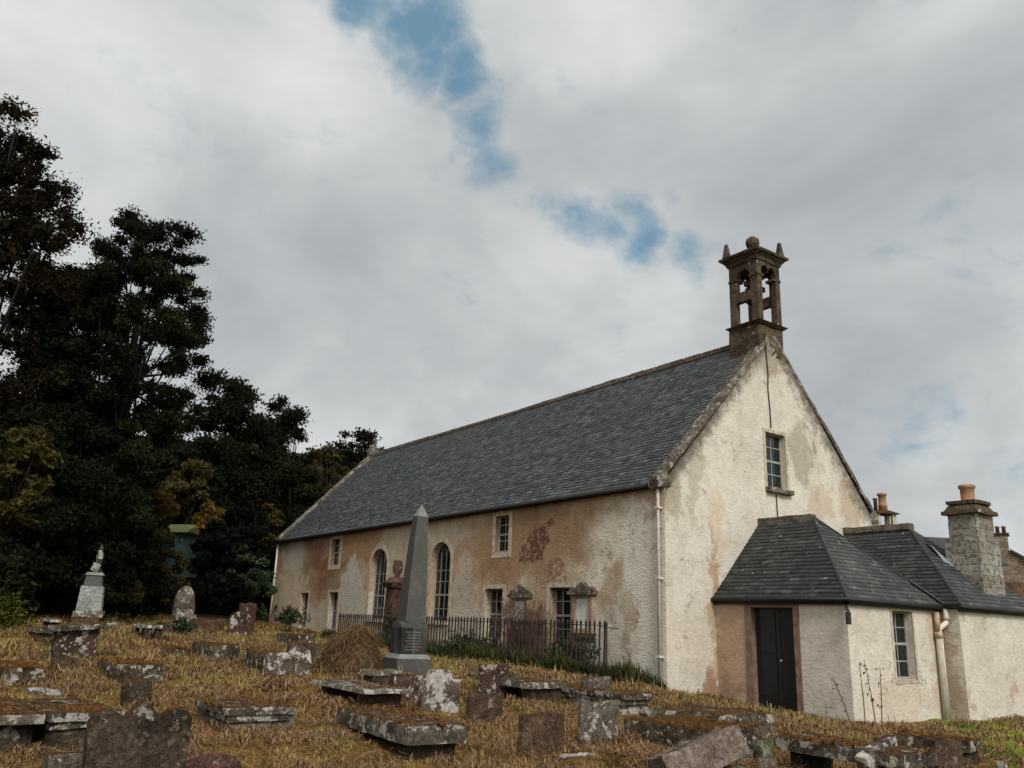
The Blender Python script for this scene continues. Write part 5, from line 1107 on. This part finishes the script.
# ================================================================== SKY AND LIGHT
SUN_EL, SUN_AZ = R(42), math.atan2(-.30, -.95)      # azimuth measured from +Y towards +X
sd = np.array([math.sin(SUN_AZ)*math.cos(SUN_EL), math.cos(SUN_AZ)*math.cos(SUN_EL), math.sin(SUN_EL)])
W = bpy.data.worlds.new('World'); SC.world = W; W.use_nodes = True; t = NT('w', W.node_tree)
sky = t.n('ShaderNodeTexSky', sky_type='NISHITA', sun_disc=False, sun_elevation=SUN_EL, sun_rotation=SUN_AZ, air_density=1., dust_density=.6, ozone_density=1.4).outputs[0]
d = t.v_('NORMALIZE', t.n('ShaderNodeTexCoord').outputs['Generated']); s = t.sep(d)
zz = t.m_('ADD', t.m_('MAXIMUM', s[2], 0.), .6); pl = t.v_('DIVIDE', d, t.n('ShaderNodeCombineXYZ', {0: zz, 1: zz, 2: 1.}).outputs[0])
n1 = t.noise(pl, 3.0, 9, .56, .35); n2 = t.noise(t.v_('ADD', pl, (3.1,7.7,0)), 1.0, 5, .5, .2); n3 = t.noise(pl, 6.5, 8, .62, .3)
wv = t.v_('SCALE', t.v_('SUBTRACT', t.noisec(t.v_('SCALE', d, scale=7.), 1.0, 7), (.5,.5,.5)), scale=.17)
dw = t.v_('ADD', d, wv); gap = None
for px, py, rad, st in ((372,0,.034,.9),(425,30,.045,1.1),(452,75,.034,1.),(476,125,.044,.9),(492,165,.044,.75),(420,158,.022,.5),(575,213,.03,.62),(625,222,.035,.85),(690,236,.035,.7),(735,215,.03,.35),(662,172,.022,.6),(905,395,.05,.38),(850,410,.04,.3),(330,110,.03,.22),(1010,480,.04,.25)):
    q = t.v_('DISTANCE', dw, tuple(ray(px, py))); gq = t.m_('MULTIPLY', t.ss(q, rad*1.9, rad*.1), st); gap = gq if gap is None else t.m_('MAXIMUM', gap, gq)
gap = t.m_('ADD', gap, t.m_('MULTIPLY', t.m_('SUBTRACT', n3, .5), 2.3)); gapm = t.m_('MULTIPLY', t.ss(t.m_('ADD', gap, t.m_('MULTIPLY', t.m_('SUBTRACT', t.noise(pl, 15, 8, .7, .2), .5), .9)), .12, 1.15), .9)
br = t.m_('ADD', t.m_('ADD', t.m_('MULTIPLY', n1, .8), t.m_('MULTIPLY', n2, .55)), t.m_('MULTIPLY', n3, .1)); br = t.m_('SUBTRACT', br, .08)
for px, py, rad, am in ((560,275,.16,.10),(420,215,.09,.07),(640,70,.15,.09),(330,70,.08,.07),(90,60,.14,.06),(940,470,.12,.06),(300,320,.16,-.09),(880,190,.16,-.08),(200,200,.12,-.04),(760,330,.1,-.05)):
    br = t.m_('ADD', br, t.m_('MULTIPLY', t.ss(t.v_('DISTANCE', dw, tuple(ray(px, py))), rad*1.6, 0.), am))
CB = SKYB
cl = t.ramp(br, [(.38,tuple(c*CB for c in (.37,.395,.415))),(.55,tuple(c*CB for c in (.47,.495,.505))),(.68,tuple(c*CB for c in (.60,.615,.615))),(.8,tuple(c*CB for c in (.70,.71,.70)))])
up = t.ss(s[2], .1, .9); 
blue = t.mix(.8, t.v_('SCALE', sky, scale=.09), tuple(c*CB for c in (.085,.235,.335)))
col = t.mix(gapm, cl, blue)
# light behind the cloud on the sun's side
gl = t.m_('MULTIPLY', t.ss(t.v_('DOT_PRODUCT', d, tuple(sd)), .2, 1.), 1.3)
col = t.v_('SCALE', col, scale=t.m_('ADD', 1., gl))
bg = t.n('ShaderNodeBackground', {'Color': col, 'Strength': 1.0}); t.n('ShaderNodeOutputWorld', {'Surface': bg.outputs[0]})
L = bpy.data.lights.new('sun', 'SUN'); L.energy = SUNE; L.angle = R(14); L.color = (1, .96, .9)
lo = bpy.data.objects.new('sun', L); COL.objects.link(lo); lo.rotation_euler = Vector(sd).to_track_quat('Z', 'Y').to_euler(); lo.location = (0, -30, 30)

SC.view_settings.view_transform = 'Standard'; SC.view_settings.look = 'None'; SC.view_settings.exposure = EXPO; SC.view_settings.gamma = 1.0
SC.render.resolution_x = 1024; SC.render.resolution_y = 768
SC.render.engine = 'CYCLES'; SC.cycles.max_bounces = 4; SC.cycles.diffuse_bounces = 2; SC.cycles.transparent_max_bounces = 4
